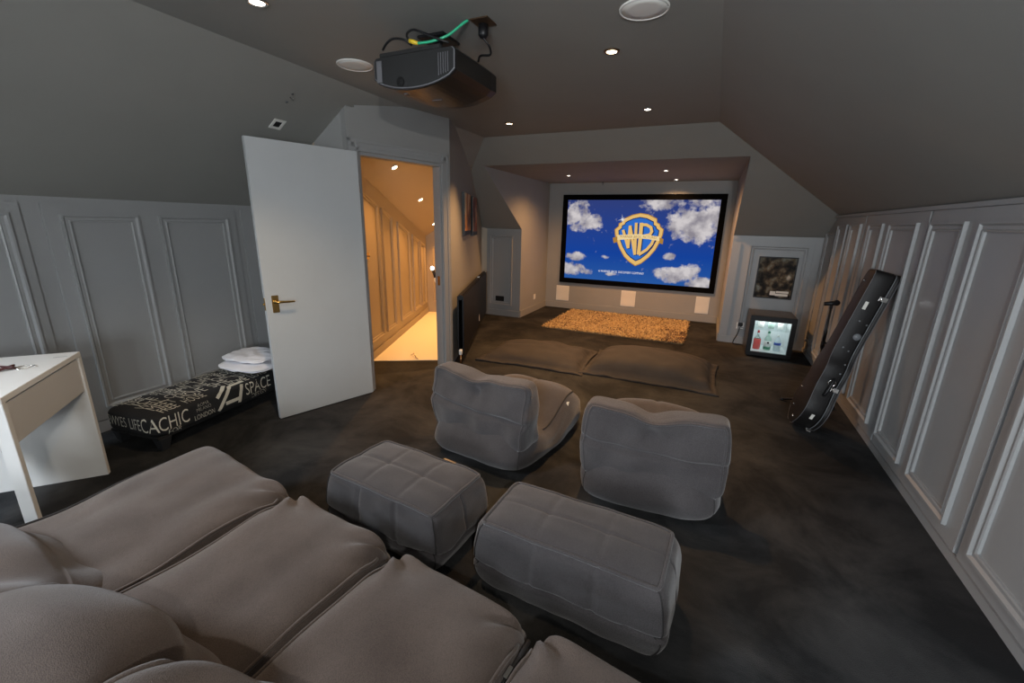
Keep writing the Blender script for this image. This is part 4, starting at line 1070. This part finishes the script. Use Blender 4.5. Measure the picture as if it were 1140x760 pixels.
bottle('pale green bottle with a white label, middle of the fridge', .237,.20,BZ,[(.034,0),(.038,.006),(.038,.135),(.030,.155),(.014,.180),(.013,.205)],M['greenb'],[(.014,.2055),(.014,.228),(.009,.232)],M['label_g'],(.0388,.05,.115,M['label_w']))
t = [o for o in bpy.data.objects if o.name.startswith('drink_bottle')][-1]
b = MB(); b.lathe([(.012,0),(.012,.0015)], (0,-.0392,.095), 14, (0,-1,0)); b.build('emblem', M['black'], t)
b = MB(); b.lathe([(.0389,.012),(.0389,.040)], (0,0,0), 24); b.build('lower_label', M['label_g'], t)
bottle('pale bottle with a blue label on the fridge shelf floor', .340,.20,BZ,[(.034,0),(.037,.006),(.037,.115),(.030,.135),(.013,.155),(.012,.172)],M['blueb'],[(.013,.1725),(.013,.19),(.008,.193)],M['whitep'],(.0378,.075,.105,M['label_b']))
for x, m_, lab in ((.14,'label_w','white jar on the fridge top shelf above the pink bottle'),(.245,'greenb','pale green jar on the fridge top shelf, middle'),(.345,'label_w','white jar on the fridge top shelf above the blue label')):
    t = thing('drink_jar', lab, 'jar', (.512+x,5.665+.22,.3225), 0, 'jars on the fridge shelf')
    b = MB(); b.lathe([(.030,0),(.034,.005),(.034,.062),(.028,.072)], (0,0,0), 20); b.build('jar_body', M[m_], t)
    b = MB(); b.lathe([(.029,.0725),(.029,.088),(.02,.09)], (0,0,0), 20); b.build('cap', M['whitep'], t)

# ------------------------------------------------------------------ guitar case leaning on the right wall
GB = Vector((.785,3.704,.022)); GT = Vector((1.098,3.768,1.205))
gl = (GT-GB); GL = gl.length; gl.normalize()
W0 = Vector((0,1,0)); T0 = W0.cross(gl).normalized(); W0 = gl.cross(T0)
# keep T pointing at the wall
if T0.x < 0: T0 = -T0; W0 = W0
GTH = .16
LX = [0,.004,.02,.06,.10,.14,.20,.28,.32,.38,.43,.48,.53,.60,.97,.992,1]; HWs = [.04,.075,.10,.155,.185,.2,.19,.157,.151,.155,.145,.115,.101,.096,.09,.078,.055]
def hwid(l):
    for a,b_,c,e in zip(LX,LX[1:],HWs,HWs[1:]):
        if l <= b_: return (c+(e-c)*(l-a)/(b_-a))*.977
    return HWs[-1]
gcase = thing('guitar_case', 'black hard guitar case leaning on the panelled wall', 'guitar case', GB)
def gp(l, w, t): return gl*(GL*l)+W0*w+T0*t
sm_w = []
NL = 90
ls = [i/NL for i in range(NL+1)]
ls = sorted(set(ls+[.004,.01,.985,.992,.996]))
wv = [hwid(l) for l in ls]
for _ in range(2): wv = [wv[0]]+[(wv[i-1]+2*wv[i]+wv[i+1])/4 for i in range(1,len(wv)-1)]+[wv[-1]]
def shell(name, t0, t1, m, grow=0.0, rnd0=.012, rnd1=.012):
    """guitar outline extruded from t0 to t1 with softened edges and bellied faces"""
    sect = [(t0,-rnd0),(t0+rnd0*.3,-rnd0*.3),(t0+rnd0,0),(t1-rnd1,0),(t1-rnd1*.3,-rnd1*.3),(t1,-rnd1)]
    outline = [(l,w) for l,w in zip(ls,wv)]
    loop = [(l,w,1) for l,w in outline]+[(l,w,-1) for l,w in reversed(outline)]
    vs, fs = [], []
    for t, ins in sect:
        for l, w, s in loop:
            ll = .5+(l-.5)*(1+(grow+ins)*2/GL)
            vs.append(gp(ll, s*(w+grow+ins), t))
    k = len(loop)
    for i in range(len(sect)-1):
        for j in range(k): fs.append((i*k+j,i*k+(j+1) % k,(i+1)*k+(j+1) % k,(i+1)*k+j))
    # caps as strips between the two sides
    n = len(outline)
    for base, flip in ((0,False),((len(sect)-1)*k,True)):
        for i in range(n-1):
            q = (base+i, base+i+1, base+k-2-i, base+k-1-i); fs.append(q)
    b = MB(); b.add(vs, fs, False); o = b.build(name, m, gcase)
    for p in o.data.polygons: p.use_smooth = True
    md = o.modifiers.new('edges','EDGE_SPLIT'); md.split_angle = math.radians(40)
    return o
shell('case_body', -GTH/2, GTH/2-.038, M['leather'])
shell('case_lid', GTH/2-.032, GTH/2, M['leather'])
def rim_strip(name, t, rad_, m, grow=.003):
    pts = [gp(l, -(w+grow), t) for l, w in zip(ls, wv)]
    end = [gp(ls[-1]+.002, wv[-1]*(-1+2*i/8), t) for i in range(1,9)]
    back = [gp(l, (w+grow), t) for l, w in zip(reversed(ls), reversed(wv))]
    path_tube(name, pts+end+back, rad_, m, gcase, 6)
rim_strip('lid_valance', GTH/2-.035, .0026, M['sticker_g'], .001)
rim_strip('lid_piping', GTH/2-.006, .0024, M['projgrey'], -.002)
rim_strip('body_piping', -GTH/2+.005, .0022, M['projgrey'], -.003)
def on_rim(l, t, off=.0):
    i = min(range(len(ls)), key=lambda j: abs(ls[j]-l)); i = max(1,min(len(ls)-2,i))
    p = gp(ls[i], -wv[i], t); tang = (gp(ls[i+1],-wv[i+1],t)-gp(ls[i-1],-wv[i-1],t)).normalized(); nn = tang.cross(T0)
    if nn.dot(W0) > 0: nn = -nn
    return p+nn*off, tang, nn
def rim_box(l, t, a, c, h):   # a along the rim, c across
    p, tg, nn = on_rim(l, t, .0008); b = MB(); b.obox(p-tg*a/2-T0*c/2, tg*a, T0*c, nn*h); return b
for l in (.86,.30,.015):
    b = rim_box(l, GTH/2-.04, .030, .050, .003); p, tg, nn = on_rim(l, GTH/2-.035, .008); b.tube([p-tg*.014-T0*.02, p-T0*.02+nn*.01, p+tg*.014-T0*.02], .004, 6); b.obox(p-tg*.006-T0*.02, tg*.012, T0*.03, nn*.012)
    b.build('latch', M['chrome'], gcase, bevel=.001)
b = MB(); p, tg, nn = on_rim(.335, GTH/2-.075, .001); b.lathe([(.026,0),(.026,.003),(.020,.005),(.020,.002)], p, 20, nn); b.lathe([(.008,0),(.007,.008)], p, 12, nn); b.build('lock', M['chrome'], gcase)
b = MB(); p, tg, nn = on_rim(.36, 0, .0); p1, tg1, n1 = on_rim(.25, -.01, .0); mid, tm, nm = on_rim(.305, -.005, .035)
p2, t2, n2 = on_rim(.42, .0, 0)
b.tube(spline([p1+n1*.002, p1+n1*.022, mid, p+nn*.02, p+nn*.002], 6), .011, 10)
b.build('carry_handle', M['black'], gcase)
for l, t, a, c in ((.80,-.035,.055,.020),(.115,-.01,.045,.020)): rim_box(l, t, a, c, .0012).build('sticker', M['sticker'], gcase)
b = MB(); p, tg, nn = on_rim(.62, .015, .001); b.lathe([(.024,0),(.024,.0012)], p, 20, nn); b.build('round_sticker', M['sticker_g'], gcase)
b = MB()
for l, t in ((.71,-.02),(.70,.03),(.54,-.03),(.53,.01),(.45,.025),(.40,.02)): p, tg, nn = on_rim(l, t, .001); b.lathe([(.006,0),(.006,.002)], p, 10, nn)
b.build('rivet', M['sticker_g'], gcase)
b = MB()
for l, w in ((.93,.02),(.10,.06),(.22,.10),(.05,-.06)): b.lathe([(.008,.0005),(.007,.008),(.003,.010)], gp(l,w,-GTH/2), 12, -T0)
b.build('foot_stud', M['chrome'], gcase)

# microphone stand behind the case
ms = thing('microphone_stand', 'thin black microphone stand with a bare clip behind the guitar case', 'stand', (.92,4.15,0))
HTs = .90
b = MB(); b.tube([(0,0,.03),(0,0,.55)], .010, 12); b.build('lower_tube', M['black'], ms)
b = MB(); b.tube([(0,0,.54),(0,0,.60)], .016, 12); b.tube([(.016,0,.585),(.034,0,.585)], .008, 8); b.build('clutch', M['black'], ms)
b = MB(); b.tube([(0,0,.60),(0,0,.68),(0,0,.70),(0,0,HTs-.03)], [.0125,.0135,.009,.008], 12); b.build('upper_tube', M['black'], ms)
b = MB(); b.tube([(0,0,HTs-.03),(0,0,HTs)], .011, 10); b.tube([(-.05,.0,HTs+.005),(.04,0,HTs+.02)], [.016,.019], 12); b.lathe([(.022,-.012),(.022,.012)], (.03,0,HTs+.02), 14, (0,1,0)); b.build('clip', M['black'], ms)
for k in range(3):
    a = 2.6+k*2*PI/3; b = MB(); b.tube([(0,0,.09),(.10*math.cos(a)*1.0,.10*math.sin(a),.055),(.21*math.cos(a),.21*math.sin(a),.014)], .009, 8); b.lathe([(.016,0),(.016,.02),(.010,.026)], (.215*math.cos(a),.215*math.sin(a),0), 10); b.build('leg', M['black'], ms)
b = MB(); b.tube([(0,0,.05),(0,0,.12)], .02, 12); b.build('hub', M['black'], ms)

# ------------------------------------------------------------------ hall fittings
sw = thing('switch_plate', 'small brass plate with a dark toggle on the hall panelling', 'switch', Vector((-3.244,3.489,1.115))+N_h*0, math.atan2(E_h.y,E_h.x))
b = MB(); b.box((-.035,-.006,-.035),(.035,-.0005,.035)); b.build('plate', M['brass'], sw, bevel=.002)
b = MB(); b.tube([(0,-.006,0),(-.01,-.03,.0)], .007, 8); b.build('toggle', M['bronze'], sw)
# lamp bracket on the hall's far side, seen past the jamb
wl_ = thing('wall_lamp', 'white curved bracket lamp with a bright bulb seen through the doorway', 'lamp', (-3.015,4.33,-.03))
b = MB(); b.tube(spline([(.02,0,.86),(.02,.0,.82),(.045,.01,.785),(.10,.04,.775),(.22,.10,.775)],6), .010, 10); b.build('arm', M['whitep'], wl_)
b = MB(); b.tube([(.02,0,.855),(.012,0,.90),(-.006,0,.945)], [.013,.016,.018], 12); b.build('lamp_holder', M['black'], wl_)
b = MB(); b.tube([(-.006,0,.945),(-.016,0,.968),(-.024,0,.985)], [.018,.022,.010], 12); b.build('bulb', M['glowc'], wl_)
b = MB(); b.tube([(-2.953,3.766,.012),(-2.885,3.73,.05),(-2.84,3.70,.012),(-2.80,3.68,.012)], .006, 6)
tag(b.build('bent_wire', M['chrome']), 'small bent metal wire lying on the cream hall floor', 'wire')

# ------------------------------------------------------------------ light
wd = bpy.data.worlds.new('world'); bpy.context.scene.world = wd; wd.use_nodes = True
wd.node_tree.nodes['Background'].inputs[0].default_value = (.7,.75,.8,1); wd.node_tree.nodes['Background'].inputs[1].default_value = .6
def area(name, loc, target, sx, sy, e, col):
    l = bpy.data.lights.new(name,'AREA'); l.shape = 'RECTANGLE'; l.size = sx; l.size_y = sy; l.energy = e; l.color = col
    o = bpy.data.objects.new(name, l); C.objects.link(o); o.location = loc
    o.rotation_euler = (Vector(target)-Vector(loc)).to_track_quat('-Z','Y').to_euler(); return o
area('window_daylight', ((WX0+WX1)/2,YB-.13,(WZ0+WZ1)/2), ((WX0+WX1)/2,3,.9), WX1-WX0, WZ1-WZ0, 140, (.86,.93,1.0))
mb = MB()
for (xa, xb, ya_, yb_) in ((RX0,RX0+.05,RY0,RY1),(RX1-.05,RX1,RY0,RY1),(RX0,RX1,RY0,RY0+.05),(RX0,RX1,RY1-.05,RY1)):
    mb.hexa([(xa,ya_,lz(xa)),(xb,ya_,lz(xb)),(xb,yb_,lz(xb)),(xa,yb_,lz(xa)),(xa,ya_,lz(xa)+.09),(xb,ya_,lz(xb)+.09),(xb,yb_,lz(xb)+.09),(xa,yb_,lz(xa)+.09)])
mb.build('window_2', M['white'], kind='structure')
xm_ = (RX0+RX1)/2; ym_ = (RY0+RY1)/2
area('roof_window_daylight', (xm_-SL*.1,ym_,lz(xm_)+.1), (xm_+SL,ym_,lz(xm_)-1), .85, .55, 130, (.80,.89,1.0))
area('camera_flash', (.42,-.55,1.88), (-1.0,3.0,1.6), .07, .05, 22, (1,.97,.92))

vs_ = bpy.context.scene.view_settings
vs_.view_transform = 'Standard'; vs_.look = 'None'; vs_.exposure = 0.0; vs_.gamma = 1.0; vs_.use_curve_mapping = False
